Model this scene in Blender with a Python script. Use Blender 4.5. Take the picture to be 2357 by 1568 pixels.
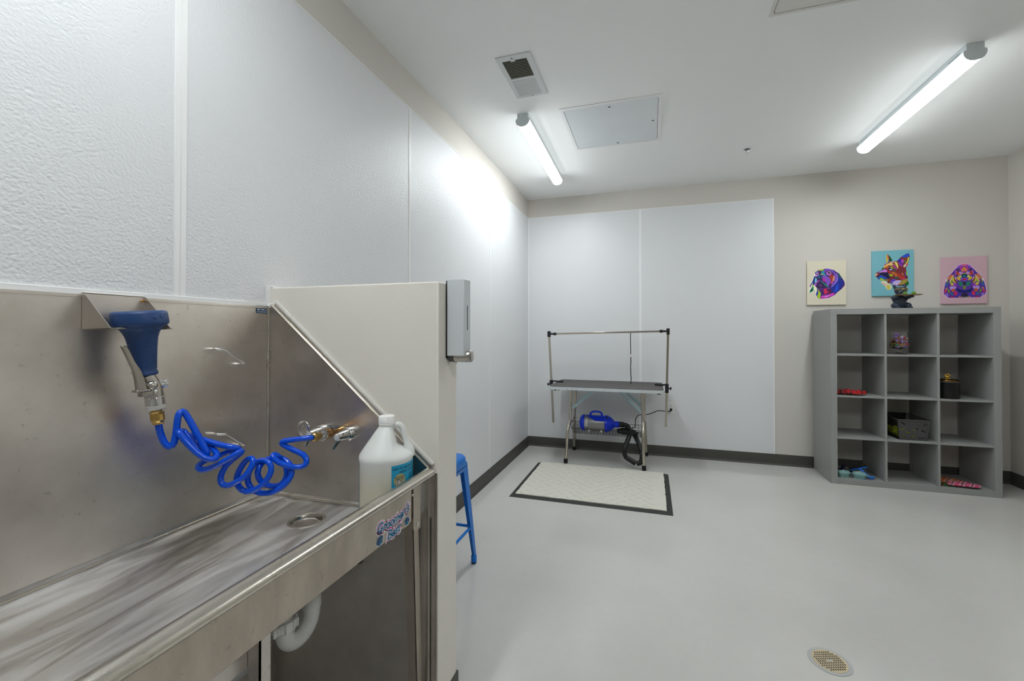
import bpy, bmesh, math, random
from mathutils import Vector, Matrix, noise as mnoise

for o in list(bpy.data.objects):
    bpy.data.objects.remove(o)
S = bpy.context.scene
COL = S.collection
R = math.radians

# ---------------------------------------------------------------- camera
F_PX = 950.65
cd = bpy.data.cameras.new('camera')
cd.sensor_fit = 'HORIZONTAL'; cd.sensor_width = 36.0
cd.lens = F_PX / 2357 * 36.0
cd.shift_x = -39.89 / 2357
cd.shift_y = -27.15 / 2357
cd.clip_start = 0.02
cam = bpy.data.objects.new('camera', cd)
COL.objects.link(cam)
cam.location = (1.3372, 0.0, 1.2782)
cam.rotation_euler = (math.pi / 2 + 0.0083, 0, 0.2862)
S.camera = cam

# ---------------------------------------------------------------- view, world
S.view_settings.view_transform = 'Standard'
S.view_settings.look = 'None'
S.view_settings.gamma = 1.0
S.view_settings.use_curve_mapping = False
S.view_settings.exposure = 2.58
LAMP = 7.0                       # emission strength of every strip lamp diffuser
wd = bpy.data.worlds.new('world'); S.world = wd; wd.use_nodes = True
wd.node_tree.nodes['Background'].inputs[0].default_value = (0.9, 0.95, 1.0, 1)
wd.node_tree.nodes['Background'].inputs[1].default_value = 0.3

# room measures (metres): x to the right along the back wall, y into the depth
D, H, XR, Y0 = 4.4952, 2.7788, 4.246, -3.4
BB = 0.105          # cove base height
FT = 2.568          # top of the white wall panels
PY0, PY1, PX, PZ = 1.1787, 1.3111, 0.6884, 1.4406   # half wall

# ---------------------------------------------------------------- materials
def lin(c):
    out = []
    for v in c:
        v = v / 255.0
        out.append(v / 12.92 if v <= 0.04045 else ((v + 0.055) / 1.055) ** 2.4)
    return tuple(out) + (1.0,)

def mat(name, col, rough=0.5, metal=0.0, var=0.06, vscale=12.0, bump=0.0, bscale=200.0,
        stretch=(1, 1, 1), trans=0.0, ior=1.45, emit=0.0, coat=0.0, rvar=0.0, spec=None, sss=0.0):
    m = bpy.data.materials.new(name); m.use_nodes = True
    nt = m.node_tree; N = nt.nodes; L = nt.links
    b = N['Principled BSDF']
    c = lin(col)
    b.inputs['Roughness'].default_value = rough
    b.inputs['Metallic'].default_value = metal
    b.inputs['IOR'].default_value = ior
    b.inputs['Transmission Weight'].default_value = trans
    b.inputs['Coat Weight'].default_value = coat
    if spec is not None: b.inputs['Specular IOR Level'].default_value = spec
    tc = N.new('ShaderNodeTexCoord'); mp = N.new('ShaderNodeMapping')
    mp.inputs['Scale'].default_value = stretch
    L.new(tc.outputs['Object'], mp.inputs['Vector'])
    nz = N.new('ShaderNodeTexNoise'); nz.inputs['Scale'].default_value = vscale
    nz.inputs['Detail'].default_value = 4
    L.new(mp.outputs[0], nz.inputs['Vector'])
    mx = N.new('ShaderNodeMix'); mx.data_type = 'RGBA'
    mx.inputs[6].default_value = tuple(v * (1 - var) for v in c[:3]) + (1,)
    mx.inputs[7].default_value = tuple(min(1, v * (1 + var)) for v in c[:3]) + (1,)
    L.new(nz.outputs['Fac'], mx.inputs[0]); L.new(mx.outputs[2], b.inputs['Base Color'])
    if rvar:
        mr = N.new('ShaderNodeMapRange')
        mr.inputs[3].default_value = max(0.02, rough - rvar); mr.inputs[4].default_value = rough + rvar
        L.new(nz.outputs['Fac'], mr.inputs[0]); L.new(mr.outputs[0], b.inputs['Roughness'])
    if bump:
        n2 = N.new('ShaderNodeTexNoise'); n2.inputs['Scale'].default_value = bscale
        n2.inputs['Detail'].default_value = 2
        L.new(mp.outputs[0], n2.inputs['Vector'])
        bp = N.new('ShaderNodeBump'); bp.inputs['Strength'].default_value = bump
        bp.inputs['Distance'].default_value = 0.001
        L.new(n2.outputs['Fac'], bp.inputs['Height']); L.new(bp.outputs[0], b.inputs['Normal'])
    if emit:
        b.inputs['Emission Color'].default_value = c
        b.inputs['Emission Strength'].default_value = emit
    return m

M = {}
M['ceiling'] = mat('ceiling_paint', (246, 247, 246), 0.75, var=0.012, vscale=2, bump=0.25, bscale=260)
M['wall'] = mat('beige_wall_paint', (208, 203, 196), 0.6, var=0.012, vscale=3, bump=0.25, bscale=240)
M['halfwall'] = mat('half_wall_paint', (230, 225, 216), 0.55, var=0.02, vscale=6, bump=0.4, bscale=120)
M['floor'] = None
M['rubber_base'] = mat('cove_base_rubber', (72, 71, 66), 0.42, var=0.12, vscale=30, bump=0.2)
M['white_trim'] = mat('white_vinyl_trim', (238, 238, 238), 0.35, var=0.01)
M['caulk'] = mat('white_caulk', (232, 230, 226), 0.45, var=0.03, bump=0.5, bscale=60)
M['chrome'] = mat('polished_chrome', (225, 225, 225), 0.07, 1.0, var=0.01)
M['steel_tube'] = mat('stainless_tube', (196, 188, 176), 0.2, 1.0, var=0.06, vscale=30)
M['nickel'] = mat('brushed_nickel', (200, 196, 190), 0.22, 1.0, var=0.04)
M['brass'] = mat('brass', (206, 172, 104), 0.22, 1.0, var=0.1, vscale=60)
M['bronze'] = mat('bronze_fitting', (190, 146, 92), 0.28, 1.0, var=0.14, vscale=60)
M['blue_hose'] = mat('blue_polyurethane', (0, 80, 218), 0.12, var=0.05, coat=0.0, ior=1.5)
M['navy_rubber'] = mat('navy_rubber', (36, 66, 116), 0.42, var=0.12, vscale=40)
M['lever'] = mat('cast_metal_lever', (178, 172, 164), 0.24, 1.0, var=0.06)
M['pvc'] = mat('white_pvc', (226, 226, 222), 0.3, var=0.02)
M['jug'] = mat('translucent_white_plastic', (240, 242, 240), 0.35, var=0.01, trans=0.0)
M['cap_white'] = mat('white_cap_plastic', (246, 246, 244), 0.35, var=0.01)
M['black_plastic'] = mat('black_plastic', (24, 24, 26), 0.4, var=0.1)
M['black_rubber'] = mat('black_rubber', (14, 14, 15), 0.55, var=0.1)
M['corrugated'] = mat('black_corrugated_hose', (26, 26, 28), 0.25, var=0.1)
M['table_mat'] = mat('ribbed_grey_rubber', (86, 84, 82), 0.7, var=0.12, vscale=60, bump=0.6, bscale=400, stretch=(1, 12, 1))
M['alu'] = mat('aluminium_edging', (216, 222, 226), 0.35, 0.35, var=0.03)
M['zinc'] = mat('pale_zinc_bracket', (176, 200, 206), 0.38, 0.6, var=0.05)
M['bright_blue'] = mat('bright_blue_plastic', (4, 50, 214), 0.28, var=0.05)
M['silver_body'] = mat('silver_painted_metal', (150, 150, 150), 0.35, 0.7, var=0.04)
M['stool_blue'] = mat('glossy_blue_metal_paint', (0, 112, 204), 0.34, var=0.05, coat=0.0)
M['stool_blue_in'] = M['stool_blue']
M['shelf_grey'] = mat('grey_laminate', (152, 153, 151), 0.42, var=0.025, vscale=5, bump=0.1)
M['outlet'] = mat('white_outlet_plastic', (236, 236, 234), 0.3, var=0.01)
M['black'] = mat('black_gap', (6, 6, 6), 0.8, var=0.1)
M['disp_silver'] = mat('satin_silver_plastic', (212, 216, 220), 0.36, 0.15, var=0.02)
M['disp_dark'] = mat('dark_grey_plastic', (84, 86, 88), 0.4, var=0.03)
M['smoke'] = mat('smoked_window', (84, 92, 98), 0.15, var=0.03)
M['lamp_body'] = mat('white_lamp_metal', (214, 222, 224), 0.4, var=0.01)
def diffuser_mat():
    # the lens throws most of its light straight down and little out of its sides
    m = mat('lit_diffuser', (246, 252, 253), 0.4, var=0.0, emit=LAMP)
    nt = m.node_tree; N = nt.nodes; L = nt.links; b = N['Principled BSDF']
    g = N.new('ShaderNodeNewGeometry'); sp = N.new('ShaderNodeSeparateXYZ'); L.new(g.outputs['True Normal'], sp.inputs[0])
    mr = N.new('ShaderNodeMapRange'); mr.interpolation_type = 'SMOOTHSTEP'; mr.inputs[1].default_value = -0.28; mr.inputs[2].default_value = -1.0
    mr.inputs[3].default_value = LAMP*.055; mr.inputs[4].default_value = LAMP*1.55
    L.new(sp.outputs['Z'], mr.inputs[0]); L.new(mr.outputs[0], b.inputs['Emission Strength'])
    return m
M['diffuser'] = diffuser_mat()
M['vent'] = mat('white_vent_enamel', (216, 219, 220), 0.4, var=0.01)
M['vent_back'] = mat('tan_vent_blade', (150, 148, 132), 0.7, var=0.1)  # blades of the open half: tan, darker than the closed half
M['hatch_metal'] = mat('galvanised_hatch_door', (224, 228, 230), 0.42, 0.12, var=0.05, vscale=5, rvar=0.06)
M['hatch_white'] = mat('painted_hatch_door', (226, 224, 219), 0.6, var=0.01)
M['mat_cream'] = mat('cream_rubber_mat', (214, 211, 200), 0.7, var=0.05, vscale=14, bump=0.4, bscale=80)
M['mat_black'] = mat('charcoal_rubber_border', (52, 52, 50), 0.7, var=0.1, vscale=80, bump=0.5)
M['groove'] = mat('mat_groove', (150, 147, 132), 0.8, var=0.15)
M['gold'] = mat('gold_metal', (226, 184, 74), 0.25, 0.9, var=0.06)
M['dark_gold'] = mat('dark_gold_metal', (96, 74, 36), 0.25, 0.9, var=0.06)
M['black_gloss'] = mat('gloss_black_tin', (12, 12, 13), 0.3, var=0.1)
M['fig_navy'] = mat('dark_navy_resin', (40, 50, 68), 0.35, var=0.12, vscale=40)
M['tray_brown'] = mat('bronze_tray', (166, 138, 98), 0.35, 0.25, var=0.08)
M['green_wrap'] = mat('green_wrapper', (88, 136, 36), 0.35, var=0.3, vscale=90)
M['basket_grey'] = mat('charcoal_basket_plastic', (74, 74, 74), 0.45, var=0.05)
M['basket_dark'] = mat('black_basket_mesh', (22, 22, 20), 0.5, var=0.1)
M['ball'] = mat('neon_yellow_felt', (214, 232, 30), 0.8, var=0.12, vscale=120, bump=0.6, bscale=300)
M['teal'] = mat('dusty_teal_rubber', (122, 162, 160), 0.5, var=0.05)
M['pale'] = mat('pale_silicone', (206, 224, 226), 0.5, var=0.03)
M['sky_blue'] = mat('sky_blue_plastic', (22, 112, 222), 0.35, var=0.06)
M['deep_navy'] = mat('deep_navy_plastic', (14, 16, 66), 0.4, var=0.1)
M['blade_steel'] = mat('comb_steel', (170, 168, 168), 0.25, 0.9, var=0.05)
M['white_ink'] = mat('white_ink', (240, 240, 242), 0.5, var=0.0)
M['magenta_ink'] = mat('magenta_ink', (206, 40, 140), 0.5, var=0.02)
M['plum_ink'] = mat('plum_ink', (92, 36, 72), 0.5, var=0.02)
M['teal_ink'] = mat('teal_ink', (18, 104, 146), 0.5, var=0.05)
M['navy_ink'] = mat('navy_ink', (20, 68, 98), 0.45, var=0.03)
M['label_blue'] = mat('label_blue', (24, 156, 200), 0.35, var=0.03)
M['label_text'] = mat('label_dark_text', (12, 58, 84), 0.5, var=0.02)
M['label_gold'] = mat('label_gold', (172, 166, 116), 0.5, var=0.05)
M['red'] = mat('red_switch', (210, 20, 16), 0.4, var=0.05)
M['paper'] = mat('paper_label', (216, 214, 216), 0.6, var=0.03)
M['drain_tan'] = mat('tan_stained_grate', (196, 180, 150), 0.45, var=0.16, vscale=30)
M['drain_ring'] = mat('painted_drain_ring', (176, 177, 176), 0.3, var=0.03)
M['soap'] = mat('pale_straw_liquid', (214, 208, 182), 0.5, var=0.02)

def glass_mat():
    m = bpy.data.materials.new('clear_glass'); m.use_nodes = True
    nt = m.node_tree; b = nt.nodes['Principled BSDF']
    b.inputs['Base Color'].default_value = (1, 1, 1, 1)
    b.inputs['Roughness'].default_value = 0.02
    b.inputs['Transmission Weight'].default_value = 1.0
    b.inputs['IOR'].default_value = 1.45
    return m
M['glass'] = glass_mat()

def floor_mat():
    m = bpy.data.materials.new('grey_epoxy_floor'); m.use_nodes = True
    nt = m.node_tree; N = nt.nodes; L = nt.links; b = N['Principled BSDF']
    tc = N.new('ShaderNodeTexCoord')
    n1 = N.new('ShaderNodeTexNoise'); n1.inputs['Scale'].default_value = 1.4; n1.inputs['Detail'].default_value = 5
    n2 = N.new('ShaderNodeTexNoise'); n2.inputs['Scale'].default_value = 34; n2.inputs['Detail'].default_value = 6
    n3 = N.new('ShaderNodeTexNoise'); n3.inputs['Scale'].default_value = 7; n3.inputs['Detail'].default_value = 3
    for n in (n1, n2, n3): L.new(tc.outputs['Object'], n.inputs['Vector'])
    r = N.new('ShaderNodeValToRGB')
    r.color_ramp.elements[0].position = 0.3; r.color_ramp.elements[0].color = lin((196, 194, 189))
    r.color_ramp.elements[1].position = 0.7; r.color_ramp.elements[1].color = lin((207, 205, 201))
    L.new(n1.outputs['Fac'], r.inputs[0])
    mx = N.new('ShaderNodeMix'); mx.data_type = 'RGBA'; mx.blend_type = 'MULTIPLY'
    mx.inputs[0].default_value = 0.06
    L.new(r.outputs[0], mx.inputs[6]); L.new(n2.outputs['Color'], mx.inputs[7])
    L.new(mx.outputs[2], b.inputs['Base Color'])
    mr = N.new('ShaderNodeMapRange'); mr.inputs[1].default_value = 0.3; mr.inputs[2].default_value = 0.7
    mr.inputs[3].default_value = 0.05; mr.inputs[4].default_value = 0.11
    L.new(n3.outputs['Fac'], mr.inputs[0]); L.new(mr.outputs[0], b.inputs['Roughness'])
    bp = N.new('ShaderNodeBump'); bp.inputs['Strength'].default_value = 0.05; bp.inputs['Distance'].default_value = 0.002
    L.new(n3.outputs['Fac'], bp.inputs['Height']); L.new(bp.outputs[0], b.inputs['Normal'])
    return m
M['floor'] = floor_mat()

def frp_mat(nm, st):
    m = bpy.data.materials.new(nm); m.use_nodes = True
    nt = m.node_tree; N = nt.nodes; L = nt.links; b = N['Principled BSDF']
    b.inputs['Base Color'].default_value = lin((223, 224, 226))
    b.inputs['Roughness'].default_value = 0.38
    b.inputs['Specular IOR Level'].default_value = 0.38
    tc = N.new('ShaderNodeTexCoord')
    v = N.new('ShaderNodeTexVoronoi'); v.inputs['Scale'].default_value = 150; v.feature = 'SMOOTH_F1'
    n = N.new('ShaderNodeTexNoise'); n.inputs['Scale'].default_value = 110; n.inputs['Detail'].default_value = 2
    L.new(tc.outputs['Object'], v.inputs['Vector']); L.new(tc.outputs['Object'], n.inputs['Vector'])
    mt = N.new('ShaderNodeMath'); mt.operation = 'SUBTRACT'
    L.new(n.outputs['Fac'], mt.inputs[0]); L.new(v.outputs['Distance'], mt.inputs[1])
    bp = N.new('ShaderNodeBump'); bp.inputs['Strength'].default_value = st; bp.inputs['Distance'].default_value = 0.0022
    L.new(mt.outputs[0], bp.inputs['Height']); L.new(bp.outputs[0], b.inputs['Normal'])
    return m
M['frp'] = frp_mat('pebbled_white_panel', 0.6)
M['frp_back'] = frp_mat('finely_pebbled_white_panel', 0.16)

def steel_mat(name, c0, c1, rough, scale=(6, 6, 6), spots=0.35, metal=1.0):
    m = bpy.data.materials.new(name); m.use_nodes = True
    nt = m.node_tree; N = nt.nodes; L = nt.links; b = N['Principled BSDF']
    b.inputs['Metallic'].default_value = metal
    tc = N.new('ShaderNodeTexCoord'); mp = N.new('ShaderNodeMapping'); mp.inputs['Scale'].default_value = scale
    L.new(tc.outputs['Object'], mp.inputs['Vector'])
    n = N.new('ShaderNodeTexNoise'); n.inputs['Scale'].default_value = 1.0; n.inputs['Detail'].default_value = 8
    n.inputs['Roughness'].default_value = 0.62
    L.new(mp.outputs[0], n.inputs['Vector'])
    r = N.new('ShaderNodeValToRGB'); r.color_ramp.elements[0].position = 0.34; r.color_ramp.elements[1].position = 0.68
    r.color_ramp.elements[0].color = lin(c0); r.color_ramp.elements[1].color = lin(c1)
    L.new(n.outputs['Fac'], r.inputs[0])
    # dried water spots
    sp = N.new('ShaderNodeTexNoise'); sp.inputs['Scale'].default_value = 62; sp.inputs['Detail'].default_value = 3
    L.new(tc.outputs['Object'], sp.inputs['Vector'])
    sr = N.new('ShaderNodeMapRange'); sr.inputs[1].default_value = 0.66; sr.inputs[2].default_value = 0.74
    sr.inputs[3].default_value = 0; sr.inputs[4].default_value = spots
    L.new(sp.outputs['Fac'], sr.inputs[0])
    mx = N.new('ShaderNodeMix'); mx.data_type = 'RGBA'; mx.blend_type = 'MULTIPLY'
    L.new(sr.outputs[0], mx.inputs[0]); L.new(r.outputs[0], mx.inputs[6]); mx.inputs[7].default_value = (0.5, 0.48, 0.45, 1)
    L.new(mx.outputs[2], b.inputs['Base Color'])
    mr = N.new('ShaderNodeMapRange'); mr.inputs[3].default_value = rough - 0.07; mr.inputs[4].default_value = rough + 0.1
    L.new(n.outputs['Fac'], mr.inputs[0]); L.new(mr.outputs[0], b.inputs['Roughness'])
    g = N.new('ShaderNodeTexNoise'); g.inputs['Scale'].default_value = 900
    L.new(tc.outputs['Object'], g.inputs['Vector'])
    bp = N.new('ShaderNodeBump'); bp.inputs['Strength'].default_value = 0.12; bp.inputs['Distance'].default_value = 0.0004
    L.new(g.outputs['Fac'], bp.inputs['Height']); L.new(bp.outputs[0], b.inputs['Normal'])
    return m
M['steel'] = steel_mat('brushed_stainless', (214, 206, 198), (232, 225, 218), 0.34)
M['steel_side'] = steel_mat('dull_stainless', (192, 186, 180), (210, 204, 198), 0.34)
M['steel_rim'] = steel_mat('worn_stainless_rim', (196, 190, 180), (216, 210, 200), 0.27, (9, 3, 9), 0.15)
M['steel_apron'] = steel_mat('stained_stainless_front', (176, 166, 154), (200, 190, 178), 0.36, (8, 14, 5), 0.3)

def basin_mat():
    m = steel_mat('limescaled_stainless', (186, 182, 178), (214, 210, 206), 0.3, (6, 2, 6), 0.4)
    nt = m.node_tree; N = nt.nodes; L = nt.links; b = N['Principled BSDF']
    tc = [n for n in N if n.type == 'TEX_COORD'][0]
    mp = N.new('ShaderNodeMapping'); mp.inputs['Scale'].default_value = (10.5, 1.9, 10.5)
    mp.inputs['Rotation'].default_value = (0, 0, R(-12))
    L.new(tc.outputs['Object'], mp.inputs['Vector'])
    w = N.new('ShaderNodeTexNoise'); w.inputs['Scale'].default_value = 1.0; w.inputs['Detail'].default_value = 9
    w.inputs['Roughness'].default_value = 0.68; w.inputs['Distortion'].default_value = 0.9
    L.new(mp.outputs[0], w.inputs['Vector'])
    mr = N.new('ShaderNodeMapRange'); mr.inputs[1].default_value = 0.38; mr.inputs[2].default_value = 0.62
    L.new(w.outputs['Fac'], mr.inputs[0])
    old = b.inputs['Base Color'].links[0].from_socket
    mx = N.new('ShaderNodeMix'); mx.data_type = 'RGBA'
    L.new(mr.outputs[0], mx.inputs[0]); L.new(old, mx.inputs[6]); mx.inputs[7].default_value = lin((206, 204, 202))
    L.new(mx.outputs[2], b.inputs['Base Color'])
    m2 = N.new('ShaderNodeMapRange'); m2.inputs[3].default_value = 1.0; m2.inputs[4].default_value = 0.12
    L.new(mr.outputs[0], m2.inputs[0]); L.new(m2.outputs[0], b.inputs['Metallic'])
    return m
M['basin'] = basin_mat()

def plaid_mat(name, base, stripe, dark, pitch, rot=35):
    m = bpy.data.materials.new(name); m.use_nodes = True
    nt = m.node_tree; N = nt.nodes; L = nt.links; b = N['Principled BSDF']
    b.inputs['Roughness'].default_value = 0.85
    tc = N.new('ShaderNodeTexCoord'); mp = N.new('ShaderNodeMapping')
    mp.inputs['Scale'].default_value = (pitch,) * 3; mp.inputs['Rotation'].default_value = (0, 0, R(rot))
    L.new(tc.outputs['Object'], mp.inputs['Vector'])
    sx = N.new('ShaderNodeSeparateXYZ'); L.new(mp.outputs[0], sx.inputs[0])
    cur = None
    outs = []
    for ax in (0, 1):
        fr = N.new('ShaderNodeMath'); fr.operation = 'FRACT'; L.new(sx.outputs[ax], fr.inputs[0])
        rp = N.new('ShaderNodeValToRGB'); rp.color_ramp.interpolation = 'CONSTANT'
        e = rp.color_ramp.elements
        e[0].position = 0; e[0].color = lin(dark)
        e[1].position = 0.22; e[1].color = lin(stripe)
        x = e.new(0.32); x.color = lin(base)
        x = e.new(0.86); x.color = lin(stripe)
        x = e.new(0.93); x.color = lin(base)
        L.new(fr.outputs[0], rp.inputs[0]); outs.append(rp.outputs[0])
    mx = N.new('ShaderNodeMix'); mx.data_type = 'RGBA'; mx.inputs[0].default_value = 0.5
    L.new(outs[0], mx.inputs[6]); L.new(outs[1], mx.inputs[7]); L.new(mx.outputs[2], b.inputs['Base Color'])
    return m
M['plaid_pink'] = plaid_mat('pink_plaid_cloth', (206, 58, 112), (240, 226, 228), (40, 32, 34), 19)
M['plaid_red'] = plaid_mat('red_plaid_cloth', (150, 8, 16), (206, 30, 36), (26, 4, 8), 14, 20)
M['plaid_dark'] = plaid_mat('dark_plaid_cloth', (60, 20, 24), (214, 210, 206), (16, 12, 16), 30, 50)
M['argyle'] = plaid_mat('autumn_check_cloth', (196, 92, 34), (226, 218, 206), (28, 60, 24), 16, 40)
M['plaid_green'] = plaid_mat('green_red_check_cloth', (30, 96, 50), (150, 16, 20), (8, 20, 14), 26, 40)

# ---------------------------------------------------------------- mesh builder
class MB:
    def __init__(s): s.v = []; s.f = []; s.mi = []; s.cur = 0
    def slot(s, i): s.cur = i; return s
    def add(s, vs, fs):
        o = len(s.v); s.v += [Vector(p) for p in vs]
        for f in fs: s.f.append([i + o for i in f]); s.mi.append(s.cur)
        return s
    def box(s, a, b, M4=None):
        x0, y0, z0 = a; x1, y1, z1 = b
        vs = [Vector(p) for p in ((x0,y0,z0),(x1,y0,z0),(x1,y1,z0),(x0,y1,z0),(x0,y0,z1),(x1,y0,z1),(x1,y1,z1),(x0,y1,z1))]
        if M4: vs = [M4 @ v for v in vs]
        return s.add(vs, [(0,3,2,1),(4,5,6,7),(0,1,5,4),(1,2,6,5),(2,3,7,6),(3,0,4,7)])
    def rings(s, rings, cap0=True, cap1=True, closed=True):
        n = len(rings[0]); vs = [p for r in rings for p in r]; fs = []
        for i in range(len(rings) - 1):
            for j in range(n if closed else n - 1):
                k = (j + 1) % n
                fs.append((i*n+j, i*n+k, (i+1)*n+k, (i+1)*n+j))
        if cap0: fs.append(tuple(reversed(range(n))))
        if cap1: fs.append(tuple((len(rings)-1)*n + j for j in range(n)))
        return s.add(vs, fs)
    def lathe(s, base, axis, prof, n=32, cap0=True, cap1=True, phase=0.0):
        base = Vector(base); a = Vector(axis).normalized()
        u = a.orthogonal().normalized(); w = a.cross(u)
        rs = []
        for r, h in prof:
            rs.append([base + a*h + (u*math.cos(t+phase) + w*math.sin(t+phase))*r for t in [2*math.pi*k/n for k in range(n)]])
        return s.rings(rs, cap0, cap1)
    def cyl(s, p0, p1, r0, r1=None, n=24, phase=0.0):
        p0 = Vector(p0); p1 = Vector(p1); r1 = r0 if r1 is None else r1
        return s.lathe(p0, p1-p0, [(r0, 0), (r1, (p1-p0).length)], n, phase=phase)
    def tube(s, pts, r, n=12, caps=True, flat=None):
        pts = [Vector(p) for p in pts]; m = len(pts)
        T = []
        for i in range(m):
            t = pts[min(i+1, m-1)] - pts[max(i-1, 0)]
            T.append(t.normalized() if t.length > 1e-9 else Vector((0,0,1)))
        u = T[0].orthogonal().normalized(); rs = []
        for i in range(m):
            u = (u - T[i]*u.dot(T[i])).normalized(); w = T[i].cross(u)
            rr = r[i] if isinstance(r, (list, tuple)) else r
            rs.append([pts[i] + (u*math.cos(a) + w*math.sin(a))*rr for a in [2*math.pi*k/n for k in range(n)]])
        return s.rings(rs, caps, caps)
    def prism(s, poly, off):
        """poly: list of 3d points, extruded by vector off"""
        n = len(poly); off = Vector(off); p = [Vector(q) for q in poly]
        nrm = Vector((0,0,0))
        for i in range(n): nrm += p[i].cross(p[(i+1) % n])
        if nrm.dot(off) > 0: p = p[::-1]
        vs = p + [q + off for q in p]
        fs = [tuple(range(n)), tuple(reversed(range(n, 2*n)))]
        fs += [(i, n+i, n+(i+1) % n, (i+1) % n) for i in range(n)]
        return s.add(vs, fs)
    def ell(s, c, r, n=16, m=10, M3=None):
        c = Vector(c); rs = []
        for i in range(m+1):
            th = math.pi*(i+0.0)/m; th = min(max(th, 0.03), math.pi-0.03)
            ring = []
            for k in range(n):
                ph = 2*math.pi*k/n
                q = Vector((r[0]*math.sin(th)*math.cos(ph), r[1]*math.sin(th)*math.sin(ph), -r[2]*math.cos(th)))
                ring.append(c + (M3 @ q if M3 else q))
            rs.append(ring)
        return s.rings(rs)
    def build(s, name, m, parent=None, smooth=True, bevel=0.0, angle=38, sub=0, kind=None):
        me = bpy.data.meshes.new(name)
        org = Vector((0,0,0))
        if parent is not None:
            org = Vector(parent['_org'])
        else:
            xs = [v.x for v in s.v]; ys = [v.y for v in s.v]; zs = [v.z for v in s.v]
            org = Vector(((min(xs)+max(xs))/2, (min(ys)+max(ys))/2, min(zs)))
        me.from_pydata([v - org for v in s.v], [], s.f)
        ms = m if isinstance(m, (list, tuple)) else [m]
        for x in ms: me.materials.append(M[x] if isinstance(x, str) else x)
        if len(ms) > 1:
            me.polygons.foreach_set('material_index', s.mi)
        me.update(); me.validate()
        o = bpy.data.objects.new(name, me); COL.objects.link(o)
        if parent is not None: o.parent = parent
        else: o.location = org
        o['_org'] = tuple(org)
        if bevel:
            bv = o.modifiers.new('bevel', 'BEVEL'); bv.width = bevel; bv.segments = 2
            bv.limit_method = 'ANGLE'; bv.angle_limit = R(40)
        if sub:
            sb = o.modifiers.new('sub', 'SUBSURF'); sb.levels = sub; sb.render_levels = sub
        if smooth:
            me.shade_smooth(); me.set_sharp_from_angle(angle=R(angle))
        if kind: o['kind'] = kind
        return o

def thing(name, label, cat, loc, group=None):
    o = bpy.data.objects.new(name, None); COL.objects.link(o)
    o.location = loc; o['_org'] = tuple(loc); o.empty_display_size = 0.05
    o['label'] = label; o['category'] = cat
    if group: o['group'] = group
    return o
def tag(o, label, cat, group=None, kind=None):
    o['label'] = label; o['category'] = cat
    if group: o['group'] = group
    if kind: o['kind'] = kind
    return o
def dup(root, d, label, rz=0.0, group=None):
    r = root.copy(); COL.objects.link(r); r.location = Vector(root.location) + Vector(d); r['label'] = label
    r.rotation_euler.z = rz
    if group: r['group'] = group
    for ch in list(root.children):
        c = ch.copy(); COL.objects.link(c); c.parent = r
        for g in list(ch.children):
            k = g.copy(); COL.objects.link(k); k.parent = c
    return r
def text_mesh(body, size, offset=0.0, shear=0.0, align='CENTER', space=1.0, res=3):
    c = bpy.data.curves.new('t', 'FONT'); c.body = body; c.size = size; c.offset = offset; c.shear = shear
    c.align_x = align; c.align_y = 'CENTER'; c.resolution_u = res; c.space_character = space
    o = bpy.data.objects.new('t', c); COL.objects.link(o)
    bpy.context.view_layer.update()
    me = bpy.data.meshes.new_from_object(o.evaluated_get(bpy.context.evaluated_depsgraph_get()))
    vs = [v.co.copy() for v in me.vertices]; fs = [tuple(p.vertices) for p in me.polygons]
    bpy.data.objects.remove(o); bpy.data.curves.remove(c); bpy.data.meshes.remove(me)
    return vs, fs
def place(mb, tm, fn):
    vs, fs = tm
    mb.add([fn(v) for v in vs], fs)
def paw(mb, c, U, V, s, lift, grow=0.0, toes=None):
    """a paw print on the plane through c spanned by U, V"""
    c = Vector(c); U = Vector(U); V = Vector(V); n = U.cross(V).normalized()*lift
    def blob(cx, cy, rx, ry, k=14):
        mb.add([c + U*(cx + (rx+grow)*math.cos(t))*s + V*(cy + (ry+grow)*math.sin(t))*s + n for t in [2*math.pi*i/k for i in range(k)]], [tuple(range(k))])
    mb.add([c + U*px*s*(1+grow*1.6) + V*py*s*(1+grow*1.6) + n for px, py in
            [(-.42,-.42),(-.2,-.5),(0,-.44),(.2,-.5),(.42,-.42),(.36,-.1),(.16,.14),(-.16,.14),(-.36,-.1)]], [tuple(range(9))])
    for x, y in ((-.52,.12),(-.2,.42),(.2,.42),(.52,.12)): blob(x, y, .15, .22)

def curve_plate(outer, holes, thick, bev=0.0):
    """flat plate with holes: outer/holes are lists of (x, y); returns verts, faces centred on z=0"""
    c = bpy.data.curves.new('c', 'CURVE'); c.dimensions = '2D'; c.fill_mode = 'BOTH'; c.extrude = thick/2
    for loop in [outer] + holes:
        sp = c.splines.new('POLY'); sp.points.add(len(loop)-1)
        for i, p in enumerate(loop): sp.points[i].co = (p[0], p[1], 0, 1)
        sp.use_cyclic_u = True
    o = bpy.data.objects.new('c', c); COL.objects.link(o)
    bpy.context.view_layer.update()
    me = bpy.data.meshes.new_from_object(o.evaluated_get(bpy.context.evaluated_depsgraph_get()))
    vs = [v.co.copy() for v in me.vertices]; fs = [tuple(p.vertices) for p in me.polygons]
    bpy.data.objects.remove(o); bpy.data.curves.remove(c); bpy.data.meshes.remove(me)
    return vs, fs
def circ(cx, cy, r, n=40): return [(cx + r*math.cos(2*math.pi*k/n), cy + r*math.sin(2*math.pi*k/n)) for k in range(n)]
def rrect(x0, y0, x1, y1, r, n=5):
    out = []
    for cx, cy, a0 in ((x1-r, y0+r, -90), (x1-r, y1-r, 0), (x0+r, y1-r, 90), (x0+r, y0+r, 180)):
        for k in range(n+1):
            a = R(a0 + 90*k/n); out.append((cx + r*math.cos(a), cy + r*math.sin(a)))
    return out
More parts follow.
